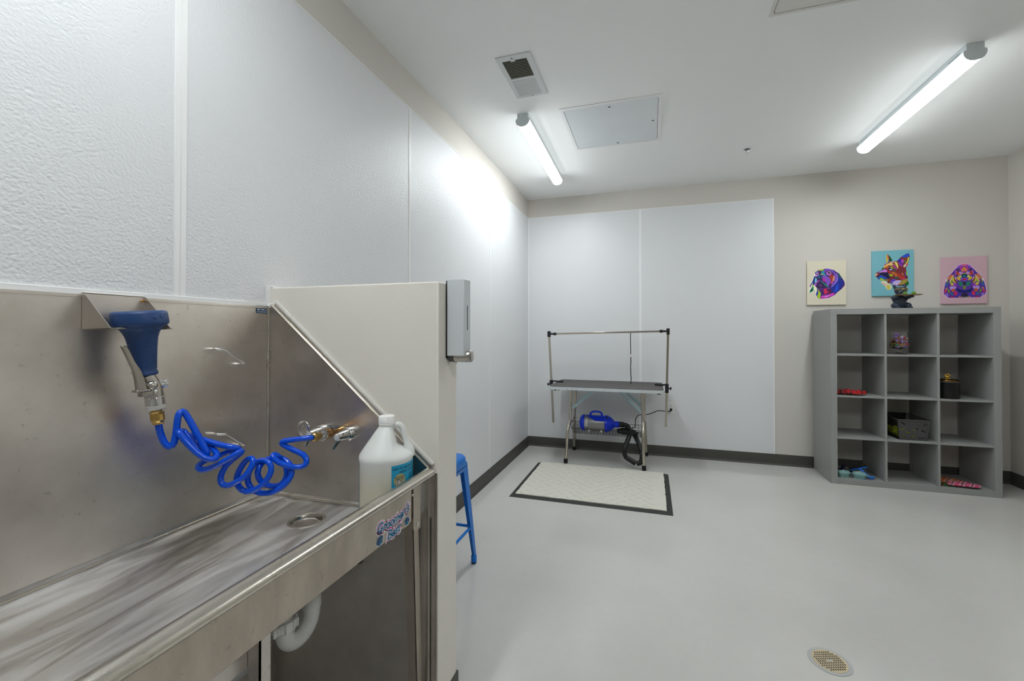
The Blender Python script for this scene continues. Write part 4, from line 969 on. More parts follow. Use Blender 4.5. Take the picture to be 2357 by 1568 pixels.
MB().tube([(1.1465 + .0 + .011*math.cos(a), 4.15, 1.275 + .014*math.sin(a)) for a in [2*math.pi*k/20 for k in range(21)]], .0018, 8).build('hanging_ring', 'chrome', ls)

# ---------------------------------------------------------------- pet dryer
dr = thing('pet_dryer', 'blue and silver pet dryer lying on the wire shelf of the table', 'dryer', (.83, 4.15, .288))
cy, cz = 4.15, .370
MB().lathe((.690, cy, cz), (1, 0, 0), [(.074, 0), (.0755, .002), (.0755, .225), (.074, .228)], 44).build('body', 'silver_body', dr)
MB().lathe((.648, cy, cz), (1, 0, 0), [(.020, 0), (.045, .003), (.066, .012), (.077, .026), (.081, .040), (.081, .050), (.0762, .054)], 44).build('rear_cap', 'bright_blue', dr)
MB().lathe((.900, cy, cz), (1, 0, 0), [(.0762, 0), (.083, .002), (.083, .028), (.079, .033), (.073, .045), (.063, .062), (.048, .078), (.033, .088), (.031, .092), (.0295, .137), (.026, .138)], 44).build('front_cap', 'bright_blue', dr)
m = MB(); rs = []
for k in range(13):      # saddle over the top of the body
    a = R(-62 + 124*k/12) ; s_ = .088*.9
    x_a = .712; x_b = .93; sx_ = .035*math.cos(R(90*abs(k-6)/6))
    r_ = .0785; rs.append([(x_a + .10*(1-math.cos(R(90*abs(k-6)/6)))+.0, cy + r_*math.sin(a), cz + r_*math.cos(a)), (x_b, cy + r_*math.sin(a), cz + r_*math.cos(a))])
top = [[p[0] for p in rs], [p[1] for p in rs]]
bot_a = [(p[0][0], cy + (Vector(p[0]).y-cy)*.955, cz + (Vector(p[0]).z-cz)*.955) for p in rs]; bot_b = [(p[1][0], cy + (Vector(p[1]).y-cy)*.955, cz + (Vector(p[1]).z-cz)*.955) for p in rs]
m.rings([[*top[0], *reversed(bot_a)], [*top[1], *reversed(bot_b)]]); m.build('saddle', 'bright_blue', dr, angle=45)
hp = bend([(.752, cy, .440), (.757, cy, .466), (.778, cy, .481), (.815, cy, .486), (.848, cy, .481), (.866, cy, .466), (.870, cy, .442)])
MB().tube(hp, .0105, 14).build('handle', 'bright_blue', dr, angle=180)
MB().box((.905, cy-.058, .402), (.925, cy-.050, .420), Matrix.Identity(4)).build('switch', 'red', dr, bevel=.001)
MB().lathe((.920, cy-.045, .436), (.3, -.6, .6), [(.011, 0), (.011, .006), (.006, .008)], 16).build('speed_knob', 'black_plastic', dr)
lb = []
m = MB(); rs = []
for k in range(9):
    a = R(-105 + 60*k/8); rs.append([(.696, cy + .0762*math.sin(a), cz + .0762*math.cos(a)), (.735, cy + .0762*math.sin(a), cz + .0762*math.cos(a))])
m.rings(rs, False, False, closed=False); lbo = m.build('rating_label', 'paper', dr, angle=60)
m = MB()
for i in range(7):
    a = R(-96 + 7*i); r_ = .0766; da = R(1.4); xe = .728 - (i*7 % 3)*.006
    m.add([(.700, cy + r_*math.sin(a-da), cz + r_*math.cos(a-da)), (xe, cy + r_*math.sin(a-da), cz + r_*math.cos(a-da)), (xe, cy + r_*math.sin(a+da), cz + r_*math.cos(a+da)), (.700, cy + r_*math.sin(a+da), cz + r_*math.cos(a+da))], [(0, 1, 2, 3)])
m.build('label_lines', 'disp_dark', lbo, smooth=False)
for x in (.745, .865):
    m = MB(); m.box((x-.011, cy-.055, .286), (x+.011, cy-.035, .312)); m.box((x-.011, cy+.035, .286), (x+.011, cy+.055, .312)); m.build('foot', 'pvc', dr, bevel=.002)
# corrugated hose and flat nozzle
HPd = bend([(1.030, 4.150, .372), (1.075, 4.150, .371), (1.112, 4.145, .364), (1.136, 4.12, .330), (1.136, 4.075, .285), (1.118, 4.030, .235), (1.100, 4.00, .185), (1.096, 3.99, .135), (1.112, 3.99, .098)], 14)
m = MB(); m.cyl((1.026, 4.15, .372), (1.078, 4.15, .372), .0265, n=24)
m.tube(HPd, [.0215 + .0007*math.sin(i*1.57) for i in range(len(HPd))], 16)
HP2 = bend([(1.205, 3.99, .052), (1.238, 3.995, .060), (1.255, 4.00, .105), (1.250, 4.02, .160), (1.228, 4.05, .215), (1.200, 4.09, .265), (1.175, 4.12, .300)], 14)
m.tube(HP2, [.0215 + .0007*math.sin(i*1.57) for i in range(len(HP2))], 16)
m.build('air_hose', 'corrugated', dr, angle=180)
a = Vector((1.106, 3.99, .104)); b = Vector((1.198, 3.99, .052)); d = (b-a).normalized(); n_ = Vector((-d.z, 0, d.x))
m = MB(); rs = []
for f, hw, th in ((0, .022, .021), (.25, .024, .020), (.6, .024, .021), (1.0, .026, .022)):
    c_ = a.lerp(b, f); rs.append([c_ + n_*hw*math.cos(t_) + Vector((0, 1, 0))*th*math.sin(t_) for t_ in [2*math.pi*k/20 for k in range(20)]])
m.rings(rs); m.build('nozzle', 'black_plastic', dr)
# power cord: loops on the shelf and a run to the outlet
P = []
for k in range(70):
    a_ = k*.42; rx = .055 + .012*math.sin(k*.9); P.append((1.10 + rx*math.cos(a_)*1.35, 4.19 + rx*math.sin(a_)*.9, .300 + .016*(k/70) + .003*math.sin(k*1.7)))
P += [(1.17, 4.22, .33), (1.185, 4.23, .37), (1.190, 4.24, .41), (1.205, 4.27, .437), (1.235, 4.32, .445), (1.29, 4.36, .442), (1.345, 4.40, .452), (1.40, 4.42, .475), (1.45, 4.43, .474), (1.500, 4.445, .470), (1.526, 4.452, .470), (1.533, 4.468, .478)]
m = MB(); m.tube(bend(P, 4), .0042, 8); m.build('power_cord', 'black_rubber', dr, angle=180)
MB().box((1.5215, 4.464, .470), (1.5445, 4.4860, .496)).build('plug', 'black_rubber', dr, bevel=.004)

# black pouch of attachments
random.seed(7)
m = MB(); m.ell((1.12, 4.10, .3085), (.105, .045, .022), 26, 14, Matrix.Rotation(R(-4), 3, 'Z'))
for v in m.v:
    nz_ = mnoise.noise(v*28); v.z += .006*nz_ if v.z > .295 else 0; v.y += .006*mnoise.noise(v*20 + Vector((4, 4, 4)))
pc = m.build('accessory_pouch', 'black_rubber', None, angle=60); tag(pc, 'crumpled black bag of dryer attachments on the right of the wire shelf', 'pouch')

# outlet
ot = thing('wall_outlet', 'white double power outlet on the panelled back wall', 'outlet', (1.5333, D-.003, .503))
vs, fs = curve_plate(rrect(-.036, -.0585, .036, .0585, .004), [], .005)
m = MB(); m.add([Vector((1.5333 + v.x, D-.0056+v.z, .5035 + v.y)) for v in vs], fs); m.build('cover_plate', 'outlet', ot, bevel=.001)
for dz in (.020, -.020):
    m = MB(); vs, fs = curve_plate(circ(0, 0, .0165, 28), [], .002); m.slot(0); m.add([Vector((1.5333 + v.x, D-.0088+v.z, .5035+dz + v.y*.88)) for v in vs], fs)
    m.slot(1)
    for dx, w_, h_, ddz in ((-.006, .0011, .0045, .003), (.006, .0011, .0040, .003), (0, .0024, .0024, -.007)):
        m.box((1.5333+dx-w_, D-.0101, .5035+dz+ddz-h_), (1.5333+dx+w_, D-.0097, .5035+dz+ddz+h_))
    m.build('socket', ['outlet', 'black'], ot, smooth=False)

# ================================================================ FLOOR MAT
mt = thing('anti_fatigue_mat', 'cream rubber mat with charcoal border in front of the grooming table', 'mat', (.88, 3.48, 0))
MB().rings([[(.275, 3.045, 0), (1.484, 3.045, 0), (1.484, 3.918, 0), (.275, 3.918, 0)], [(.283, 3.053, .003), (1.476, 3.053, .003), (1.476, 3.910, .003), (.283, 3.910, .003)], [(.318, 3.088, .011), (1.441, 3.088, .011), (1.441, 3.900, .011), (.318, 3.900, .011)]], False, True).build('border', 'mat_black', mt, smooth=False)
random.seed(11)
ol = []
for k in range(40): ol.append((.316 + 1.127*k/40, 3.086 + random.uniform(-.002, .002)))
for k in range(28): ol.append((1.443 + random.uniform(-.002, .002), 3.086 + .822*k/28))
for k in range(40): ol.append((1.443 - 1.127*k/40, 3.906 + random.uniform(-.006, .003)))
for k in range(28): ol.append((.316 + random.uniform(-.002, .002), 3.906 - .820*k/28))
vs, fs = curve_plate(ol, [], .006)
m = MB(); m.slot(0); m.add([v + Vector((0, 0, .0135)) for v in vs], fs)
m.slot(1)
for r_ in range(17):
    for c_ in range(12):
        x_ = .345 + c_*.094 + (.047 if r_ % 2 else 0) + random.uniform(-.012, .012); y_ = 3.115 + r_*.047 + random.uniform(-.008, .008)
        if x_ > 1.375: continue
        tp = (r_*5 + c_*3) % 5; P = []
        w_ = random.uniform(.045, .062) if tp != 4 else .028; rot = random.uniform(-.45, .25) if tp != 4 else random.uniform(.6, 1.1)
        for k in range(11):
            u_ = k/10; yy = .013*math.exp(-((u_-.25)*7)**2) + .004*math.sin(u_*6+r_)
            if tp in (1, 3): yy = .013*math.exp(-((u_-.75)*7)**2) - .003*math.sin(u_*5)
            xx = (u_-.5)*w_; P.append(Vector((x_ + xx*math.cos(rot) - yy*math.sin(rot), y_ + xx*math.sin(rot) + yy*math.cos(rot), .0170)))
        lft, rgt = [], []
        for k in range(11):
            t_ = (P[min(k+1, 10)] - P[max(k-1, 0)]).normalized(); n_ = Vector((-t_.y, t_.x, 0)); hw = .0011*math.sin(math.pi*(k+.6)/11.2)+.0004
            lft.append(P[k] + n_*hw); rgt.append(P[k] - n_*hw)
        m.rings([lft, rgt], False, False, closed=False)
m.build('cushion_top', ['mat_cream', 'groove'], mt, smooth=False)

# floor drain
fdn = thing('floor_drain', 'round floor drain with tan stained square hole grate', 'drain', (2.0, 1.878, 0))
MB().lathe((2.0, 1.878, 0.0002), (0, 0, 1), [(.073, 0), (.0725, .0012), (.060, .0016), (.0585, .0010)], 56, cap1=False).build('ring', 'drain_ring', fdn)
holes = []
for i in range(-6, 7):
    for j in range(-6, 7):
        x_, y_ = i*.0088, j*.0106
        if math.hypot(x_, y_) < .0500 and not (abs(i) <= 0 and abs(j) <= 0) and math.hypot(x_, y_) > .010:
            a_, b_ = .0026, .0040; holes.append([(x_-a_, y_-b_), (x_+a_, y_-b_), (x_+a_, y_+b_), (x_-a_, y_+b_)])
ca, sa = math.cos(R(18)), math.sin(R(18))
vs, fs = curve_plate(circ(0, 0, .0590, 48), holes, .0012)
m = MB(); m.add([Vector((2.0 + v.x*ca - v.y*sa, 1.878 + v.x*sa + v.y*ca, .0016 + v.z)) for v in vs], fs); g_ = m.build('grate', 'drain_tan', fdn, smooth=False)
MB().lathe((2.0, 1.878, .0003), (0, 0, 1), [(.058, 0), (.058, .0004)], 40).build('drain_well', 'black', fdn, smooth=False)
MB().lathe((2.0, 1.878, .0021), (0, 0, 1), [(.0075, 0), (.0075, .0004)], 20).build('centre_boss', 'drain_ring', g_)

# ================================================================ CUBE SHELF
X0, X1, YF, YB, HS, TO, TI = 2.799, 3.930, 4.083, 4.470, 1.475, .047, .016
cs = thing('cube_shelf', 'grey three by four cube shelf against the beige back wall', 'shelf', ((X0+X1)/2, (YF+YB)/2, 0))
MB().box((X0, YF, 0), (X0+TO, YB, HS)).build('side_panel', 'shelf_grey', cs, bevel=.001)
MB().box((X1-TO, YF, 0), (X1, YB, HS)).build('side_panel', 'shelf_grey', cs, bevel=.001)
MB().box((X0+TO, YF, HS-TO), (X1-TO, YB, HS)).build('top_panel', 'shelf_grey', cs, bevel=.0008)
MB().box((X0+TO, YF, 0), (X1-TO, YB, TO)).build('bottom_panel', 'shelf_grey', cs, bevel=.0008)
CW = (X1-X0-2*TO-2*TI)/3; CH = (HS-2*TO-3*TI)/4
CXs = [X0+TO + i*(CW+TI) for i in range(3)]
SZ = [TO + i*(CH+TI) for i in range(4)]
for i in (1, 2): MB().box((CXs[i]-TI, YF+.004, TO), (CXs[i], YB, HS-TO)).build('divider', 'shelf_grey', cs, bevel=.0006)
for i in range(3):
    for j in (1, 2, 3):
        MB().box((CXs[i], YF+.006, SZ[j]-TI), (CXs[i]+CW, YB, SZ[j])).build('shelf_board', 'shelf_grey', cs, bevel=.0006)
def bolt(x, y, z, d):
    MB().lathe((x, y, z), d, [(.0055, 0), (.0055, .0007), (.0025, .0009)], 12).build('cam_bolt', 'nickel', cs)
for y in (YF+.04, YB-.05):
    for z in (.03, HS-.03): bolt(X0, y, z, (-1, 0, 0))
    for i in (1, 2):
        for z in (TO+.03, HS-TO-.035): bolt(CXs[i]-TI, y, z, (-1, 0, 0))
bolt(X1-TO, YB-.06, HS-.20, (-1, 0, 0))

# glass pedestal bowl of hair bows
bx, by, bz = 3.3125, 4.155, SZ[3]
bw = thing('glass_bowl', 'clear glass pedestal bowl filled with hair bows in the upper middle cube', 'bowl', (bx, by, bz))
o_ = [(.050, 0), (.050, .002), (.030, .006), (.012, .012), (.0065, .018), (.008, .026), (.0115, .034), (.013, .041), (.018, .046), (.045, .050), (.0585, .056), (.061, .064), (.061, .186)]
i_ = [(.0593, .186), (.0593, .066), (.057, .0585), (.044, .053), (.002, .050)]
MB().lathe((bx, by, bz+.0003), (0, 0, 1), o_ + i_, 56, cap0=True, cap1=True).build('vessel', 'glass', bw, angle=50)
bowcols = {'purple': (150, 96, 200), 'lilac': (170, 150, 214), 'pale blue': (160, 200, 230), 'orange': (214, 106, 40), 'pink': (226, 62, 120), 'dark red': (130, 16, 26), 'white': (226, 218, 214), 'green': (30, 150, 40), 'mustard': (196, 150, 40), 'black': (26, 20, 28), 'cream': (222, 196, 150)}
random.seed(21)
def bow_mesh(mt):
    m = MB()
    for s_ in (-1, 1):
        m.rings([[(s_*.0012, -.0016, -.0018), (s_*.0012, .0016, -.0018), (s_*.0012, .0016, .0018), (s_*.0012, -.0016, .0018)][::s_],
                 [(s_*.0075, -.0038, -.0058), (s_*.0075, .0038, -.0058), (s_*.0075, .0038, .0058), (s_*.0075, -.0038, .0058)][::s_],
                 [(s_*.0118, -.0022, -.0048), (s_*.0118, .0022, -.0048), (s_*.0118, .0022, .0048), (s_*.0118, -.0022, .0048)][::s_]])
        m.prism([(s_*.001, -.001, -.002), (s_*.006, -.001, -.012), (s_*.0095, -.001, -.009)], (0, .0012, 0))
    m.ell((0, 0, 0), (.0026, .0034, .0030), 10, 6)
    return m
protos = {}
cols = list(bowcols)
placed = []
tries = 0
while len(placed) < 120 and tries < 9000:
    tries += 1
    a = random.uniform(0, 2*math.pi); rr = .0465*math.sqrt(random.random()); z = random.uniform(.064, .128)
    p = Vector((bx + rr*math.cos(a), by + rr*math.sin(a), bz + z))
    if all((p-q).length > .0098 for q in placed): placed.append(p)
# side preferences follow the photo: dark and green at the left, pink at the right
for p in placed:
    fx = (p.x-bx)/.0465; fz_ = (p.z-bz-.064)/.064
    if fx < -.55: c_ = random.choice(['black', 'black', 'green', 'mustard', 'purple'])
    elif fx > .45: c_ = random.choice(['pink', 'pink', 'pink', 'cream', 'black'])
    elif fz_ < .3: c_ = random.choice(['purple', 'lilac', 'cream', 'black', 'mustard'])
    else: c_ = random.choice(['orange', 'pale blue', 'dark red', 'white', 'dark red', 'orange', 'lilac', 'black'])
    if c_ not in protos:
        mm = mat('hair_bow_' + c_.replace(' ', '_'), bowcols[c_], .6, var=.15, vscale=200)
        o = bow_mesh(mm).build('hair_bow', mm, None, smooth=False); protos[c_] = o
    else:
        o = protos[c_].copy(); COL.objects.link(o)
    o.location = p
    o.rotation_euler = (random.uniform(-1.2, 1.2), random.uniform(-1.2, 1.2), random.uniform(0, 6.28)); o.scale = (1.2,)*3
    tag(o, 'small %s hair bow in the glass pedestal bowl' % c_, 'hair bow', 'hair bows in the glass bowl')
o = protos['purple'].copy(); COL.objects.link(o); o.location = (bx-.028, by-.01, bz+.150); o.rotation_euler = (.5, .3, .4); o.scale = (1.5,)*3
tag(o, 'largest purple hair bow lying on top of the pile in the bowl', 'hair bow', 'hair bows in the glass bowl')

# treat canister
tx, ty, tz = 3.638, 4.165, SZ[2]
tc_ = thing('treat_canister', 'black woven treat canister with gold paw knob on the lid', 'canister', (tx, ty, tz))
m = MB(); m.lathe((tx, ty, tz+.0003), (0, 0, 1), [(.0700, 0), (.0715, .002), (.0715, .130), (.070, .131)], 56); cb = m.build('body', 'black_gloss', tc_)
m = MB()
for i in range(21):
    for k in range(60):
        a = 2*math.pi*(k + .5*(i % 2))/60
        if math.sin(a) > .3: continue
        c_ = Vector((tx + .0716*math.cos(a), ty + .0716*math.sin(a), tz+.008 + i*.0058)); m.ell(c_, (.0016, .0016, .0013), 5, 3)
wv = m.build('woven_pattern', 'black_gloss', cb); wv['kind'] = 'stuff'
m = MB(); m.lathe((tx, ty, tz+.131), (0, 0, 1), [(.0725, 0), (.0730, .001), (.0730, .004), (.072, .005)], 56); m.build('rim', 'disp_dark', tc_)
m = MB(); m.lathe((tx, ty, tz+.136), (0, 0, 1), [(.0700, 0), (.0700, .009), (.067, .014), (.058, .019), (.03, .021), (.002, .0215)], 56); ld = m.build('lid', 'dark_gold', tc_, angle=50)
m = MB(); m.box((tx-.018, ty-.006, tz+.157), (tx+.016, ty+.006, tz+.1615)); m.cyl((tx, ty, tz+.160), (tx, ty, tz+.167), .006, n=12)
def disc(px, pz, rx, rz): m.lathe((tx+px, ty+.004, tz+pz), (0, -1, 0), [(1, 0), (1.0, .008)], 4)
for px, pz, rx, rzz in ((0, .172, .0135, .0085), (-.0165, .183, .0058, .0068), (-.0062, .1905, .0058, .0072), (.0068, .190, .0058, .0072), (.0165, .182, .0058, .0068)):
    m.ell((tx+px, ty, tz+pz), (rx, .0042, rzz), 16, 10)
m.build('paw_knob', 'gold', ld)

# bone cut-out basket with balls
gx0, gx1, gy0, gy1, gz = 3.292, 3.474, 4.118, 4.425, SZ[1]
bk = thing('toy_basket', 'charcoal plastic basket with bone shaped cutouts in the middle cube', 'basket', ((gx0+gx1)/2, (gy0+gy1)/2, gz))
hB = .168
def bone(cx, cy, L_, w, rot):
    pts = []; r_ = w*.62
    for s_ in (1, -1):
        for ox, oy, a0 in (((L_/2), -w*.42, -120 if s_ > 0 else 60), ((L_/2), w*.42, -40 if s_ > 0 else 140)):
            for k in range(5):
                a = R(a0 + 40*k); pts.append((s_*L_/2 + r_*math.cos(a)*.8, s_*oy + r_*math.sin(a)*.75))
    c_, s2 = math.cos(rot), math.sin(rot)
    # keep a simple non crossing outline
    pts = [(-L_/2, -w*.9), (-L_*.30, -w*.38), (L_*.30, -w*.38), (L_/2, -w*.9), (L_/2+w*.7, -w*.45), (L_/2+w*.35, 0), (L_/2+w*.7, w*.45), (L_/2, w*.9), (L_*.30, w*.38), (-L_*.30, w*.38), (-L_/2, w*.9), (-L_/2-w*.7, w*.45), (-L_/2-w*.35, 0), (-L_/2-w*.7, -w*.45)]
    return [(cx + x*c_ - y*s2, cy + x*s2 + y*c_) for x, y in pts]
W2b, W2t = (gx1-gx0)/2, (gx1-gx0)/2 + .022
outl = [(-W2b, 0), (W2b, 0), (W2t, hB), (-W2t, hB)]
bones = [(-.072, .136, -.5), (.074, .133, .42), (-.075, .090, .35), (.014, .090, .25), (.066, .078, -.5), (-.035, .062, -.45), (-.066, .034, -.5), (-.002, .030, .6), (.054, .024, .12)]
vs, fs = curve_plate(outl, [bone(x, y, .0205, .0075, r_) for x, y, r_ in bones], .0022)
cx = (gx0+gx1)/2; ti = .0
yfz = lambda z: gy0 - .020*z/hB
m = MB(); m.add([Vector((cx + v.x, yfz(v.y) + v.z, gz + .0005 + v.y)) for v in vs], fs); fp = m.build('front_panel', 'basket_grey', bk, smooth=False)
m = MB(); pf = lambda x, z, o=.0016: Vector((cx + x, yfz(z) - o, gz + z))
fr = [pf(-W2b+.010, .008), pf(W2b-.010, .008), pf(W2t-.014, hB-.014), pf(-W2t+.014, hB-.014)]; m.tube(fr + [fr[0]], .0013, 6)
tg = [(-.034, .104), (.034, .104), (.036, .112), (.032, .117), (.034, .123), (.028, .130), (.020, .124), (.013, .131), (-.013, .131), (-.020, .124), (-.028, .130), (-.035, .124), (-.032, .117), (-.037, .110)]
tp_ = [pf(x, z) for x, z in tg]; m.tube(tp_ + [tp_[0]], .0011, 6); m.build('moulded_outline', 'basket_grey', fp)
m = MB()
zt_ = gz + hB
rimp = [Vector((cx-W2t-.003, yfz(hB)-.003, zt_)), Vector((cx+W2t+.003, yfz(hB)-.003, zt_)), Vector((cx+W2t+.003, gy1+.018, zt_)), Vector((cx-W2t-.003, gy1+.018, zt_))]
m.tube(rimp + [rimp[0]], .0034, 8); m.build('rim', 'basket_grey', bk)
m = MB()
for s_ in (-1, 1):
    for k in range(25):
        f = k/24; yb = gy0 + (gy1-gy0)*f; yt = yfz(hB) + (gy1+.018-yfz(hB))*f
        m.tube([(cx+s_*W2b, yb, gz+.002), (cx+s_*W2t, yt, zt_)], .0015, 5)
    for k in range(9):
        f = k/8; z_ = gz+.002 + (hB-.002)*f; xx = cx + s_*(W2b + (W2t-W2b)*f); m.tube([(xx, gy0-.02*f, z_), (xx, gy1+.018*f, z_)], .0015, 5)
    m.prism([(cx+s_*W2b, gy0, gz+.001), (cx+s_*W2b, gy0+.008, gz+.001), (cx+s_*W2t, yfz(hB)+.008, zt_), (cx+s_*W2t, yfz(hB), zt_)], (-s_*.003, 0, 0))
m.box((cx-W2b, gy0, gz+.0005), (cx+W2b, gy1, gz+.003))
vs_, fs_ = curve_plate(outl, [], .002); m.add([Vector((cx + v.x, gy1 + .018*v.y/hB + v.z, gz + v.y)) for v in vs_], fs_)
m.build('mesh_sides', 'basket_dark', bk, smooth=False)
bpos = [(3.330, 4.158), (3.398, 4.155), (3.440, 4.212), (3.330, 4.228), (3.388, 4.268), (3.330, 4.305), (3.436, 4.320), (3.378, 4.345), (3.330, 4.380), (3.437, 4.388)]
b0 = None
where = ['front left in the basket, showing through the cutouts', 'front middle in the basket, showing through the lower cutouts', 'at the right of the basket behind the front balls', 'behind the basket mesh on the left, second from the front', 'in the middle of the basket', 'behind the basket mesh on the left, third from the front', 'at the right of the basket towards the back', 'in the middle of the basket towards the back', 'in the back left corner of the basket', 'in the back right corner of the basket']
for (x, y), wtxt in zip(bpos, where):
    if b0 is None: b0 = MB().ell((x, y, gz+.0375), (.0335,)*3, 24, 16).build('toy_ball', 'ball', None, angle=180); o = b0; z0_ = o.location.z
    else: o = b0.copy(); COL.objects.link(o); o.location = (x, y, z0_)
    tag(o, 'neon yellow ball ' + wtxt, 'ball', 'neon balls in the toy basket')

# bandanas
def cloth(name, mt, label, outline, z, amp, seed, thick=.004, n=5):
    """a folded cloth: outline in plan, wrinkled top"""
    bm = bmesh.new(); vs = [bm.verts.new((x, y, 0)) for x, y in outline]; bm.faces.new(vs)
    bmesh.ops.triangulate(bm, faces=bm.faces[:])
    bmesh.ops.subdivide_edges(bm, edges=bm.edges[:], cuts=n, use_grid_fill=True)
    bmesh.ops.triangulate(bm, faces=bm.faces[:])
    off = Vector((seed*3.1, seed*1.7, 0))
    bv = {v for e in bm.edges if e.is_boundary for v in e.verts}
    me_v = [v.co.copy() for v in bm.verts]; bd = [v in bv for v in bm.verts]
    idx = {v: i for i, v in enumerate(bm.verts)}
    fcs = [[idx[v] for v in f.verts] for f in bm.faces]
    bedges = [(idx[e.verts[0]], idx[e.verts[1]]) for e in bm.edges if e.is_boundary]
    bm.free()
    top, bot = [], []
    for c, b in zip(me_v, bd):
        d = mnoise.noise(Vector((c.x*26, c.y*44, 0)) + off)*.5 + .5; d2 = mnoise.noise(Vector((c.x*60, c.y*90, 3)) + off)
        h = thick + (amp*(.35 + .9*d) + amp*.25*d2)*(0.25 if b else 1.0)
        top.append(Vector((c.x, c.y, z + max(.0012, h)))); bot.append(Vector((c.x, c.y, z+.0006)))
    nV = len(top); m = MB()
    fc = [list(f) for f in fcs] + [[i+nV for i in reversed(f)] for f in fcs] + [[a, b, b+nV, a+nV] for a, b in bedges]
    m.add(top+bot, fc)
    o = m.build(name, mt, None, angle=60); me = o.data
    bm = bmesh.new(); bm.from_mesh(me); bmesh.ops.recalc_face_normals(bm, faces=bm.faces[:]); bm.to_mesh(me); bm.free()
    return tag(o, label, 'bandana')
z2 = SZ[2]
cloth('bandana', 'plaid_dark', 'dark checked bandana under the red one in the second cube from the top left', [(2.850, 4.15), (2.93, 4.13), (3.00, 4.18), (2.97, 4.26), (2.90, 4.30), (2.850, 4.28)], z2, .034, 3, .006, 7)
cloth('bandana', 'plaid_red', 'crumpled red satin bandana on the second left shelf board', [(2.852, 4.115), (2.95, 4.095), (3.03, 4.088), (3.075, 4.125), (3.03, 4.19), (2.96, 4.22), (2.89, 4.20)], z2+.012, .030, 8, .002, 8)
zb = SZ[0]
cloth('bandana', 'plaid_green', 'green and red checked bandana at the left of the bottom right cube', [(3.552, 4.12), (3.66, 4.11), (3.72, 4.20), (3.66, 4.29), (3.552, 4.30)], zb, .008, 5, .006)
cloth('bandana', 'argyle', 'orange and white checked bandana behind the pink one in the bottom right cube', [(3.56, 4.20), (3.70, 4.16), (3.80, 4.20), (3.74, 4.31), (3.60, 4.33)], zb+.010, .008, 6, .006)
cloth('bandana', 'plaid_pink', 'pink and white plaid bandana hanging just over the front of the bottom right cube', [(3.60, 4.105), (3.745, 4.086), (3.80, 4.09), (3.835, 4.145), (3.78, 4.215), (3.66, 4.215)], zb+.016, .006, 2, .003, 8)

# ---------------------------------------------------------------- grooming brushes in the bottom left cube
def rubber_brush(x, y, rz, label):
    t = thing('rubber_brush', label, 'brush', (x, y, zb))
    Mx = Matrix.Rotation(rz, 4, 'Z')
    def P(a, b, c_): return Vector((x, y, zb)) + Mx @ Vector((a*1.3, b*1.3, c_*1.15))
    m = MB(); rs = []
    for sc, z_ in ((.86, .0005), (.88, .020), (.98, .024), (1.05, .032), (1.03, .038), (.86, .045), (.5, .048)):
        rs.append([P(.036*sc*math.copysign(abs(math.cos(a))**.75, math.cos(a)), .024*sc*math.copysign(abs(math.sin(a))**.85, math.sin(a)), z_) for a in [2*math.pi*k/32 for k in range(32)]])
    m.rings(rs); m.build('pad', 'teal', t, angle=60)
    MB().tube([P(.030*u, .012*math.sin(u*4.2), .0482 - .007*u*u) for u in [i/12-1+.0 for i in range(0, 25)]], .0027, 8).build('raised_line', 'pale', t)
    MB().tube([P(.034 + .016*math.cos(a), .014*math.sin(a)-.004, .033 - .010*math.cos(a)*.4) for a in [2*math.pi*k/24 for k in range(25)]], .0024, 8).build('strap', 'teal', t)
    return t
rubber_brush(2.907, 4.135, .25, 'teal rubber grooming brush at the left of the bottom left cube')
rubber_brush(3.016, 4.126, -.35, 'teal rubber grooming brush beside the blue deshedding comb')
t = thing('deshedding_comb', 'blue and black deshedding comb leaning in the bottom left cube', 'comb', (3.05, 4.19, zb))
a = Vector((3.000, 4.225, zb+.050)); b = Vector((3.088, 4.180, zb+.092)); d = (b-a).normalized(); s_ = Vector((0, 0, 1)).cross(d).normalized(); up = d.cross(s_)*1.0
M4 = Matrix.Translation(a) @ Matrix((d, s_, up)).transposed().to_4x4(); L_ = (b-a).length
MB().box((-.012, -.012, -.012), (L_+.004, .010, -.002), M4).build('head', 'sky_blue', t, bevel=.003)
MB().box((-.016, -.010, -.002), (L_, .026, .016), M4).build('blade_guard', 'black_plastic', t, bevel=.003)
m = MB()
for k in range(30): m.box((-.012+k*(L_+.008)/30, .027, .010), (-.0102+k*(L_+.008)/30, .036, .012), M4)
m.box((-.014, .024, .008), (L_-.002, .029, .014), M4); m.build('steel_teeth', 'blade_steel', t, smooth=False)
m = MB(); hq = bend([a.lerp(b, .45) + Vector((.004, -.012, -.008)), Vector((3.060, 4.175, zb+.050)), Vector((3.076, 4.155, zb+.030)), Vector((3.092, 4.140, zb+.014)), Vector((3.108, 4.130, zb+.013)), Vector((3.120, 4.126, zb+.022))], 5)
m.tube(hq, [.009]*8 + [.0105]*(len(hq)-8), 16); m.build('handle', 'sky_blue', t)
MB().tube([p + Vector((-.001, -.001, .0065)) for p in hq[7:19]], [.0045]*11 + [.002], 10).build('grip_inlay', 'black_rubber', t)
t = thing('grooming_tool', 'dark navy grooming tool standing behind the teal brushes', 'tool', (2.93, 4.27, zb))
m = MB(); m.box((2.875, 4.245, zb+.0005), (2.985, 4.300, zb+.026)); m.build('base', 'black_plastic', t, bevel=.006)
m = MB(); m.tube(bend([(2.885, 4.27, zb+.02), (2.888, 4.27, zb+.05), (2.900, 4.27, zb+.068)], 5), .011, 14); m.tube(bend([(2.945, 4.27, zb+.02), (2.952, 4.27, zb+.045), (2.965, 4.27, zb+.062)], 5), .011, 14)
m.box((2.975, 4.235, zb+.001), (3.030, 4.265, zb+.022)); m.build('grip', 'deep_navy', t, bevel=.003)

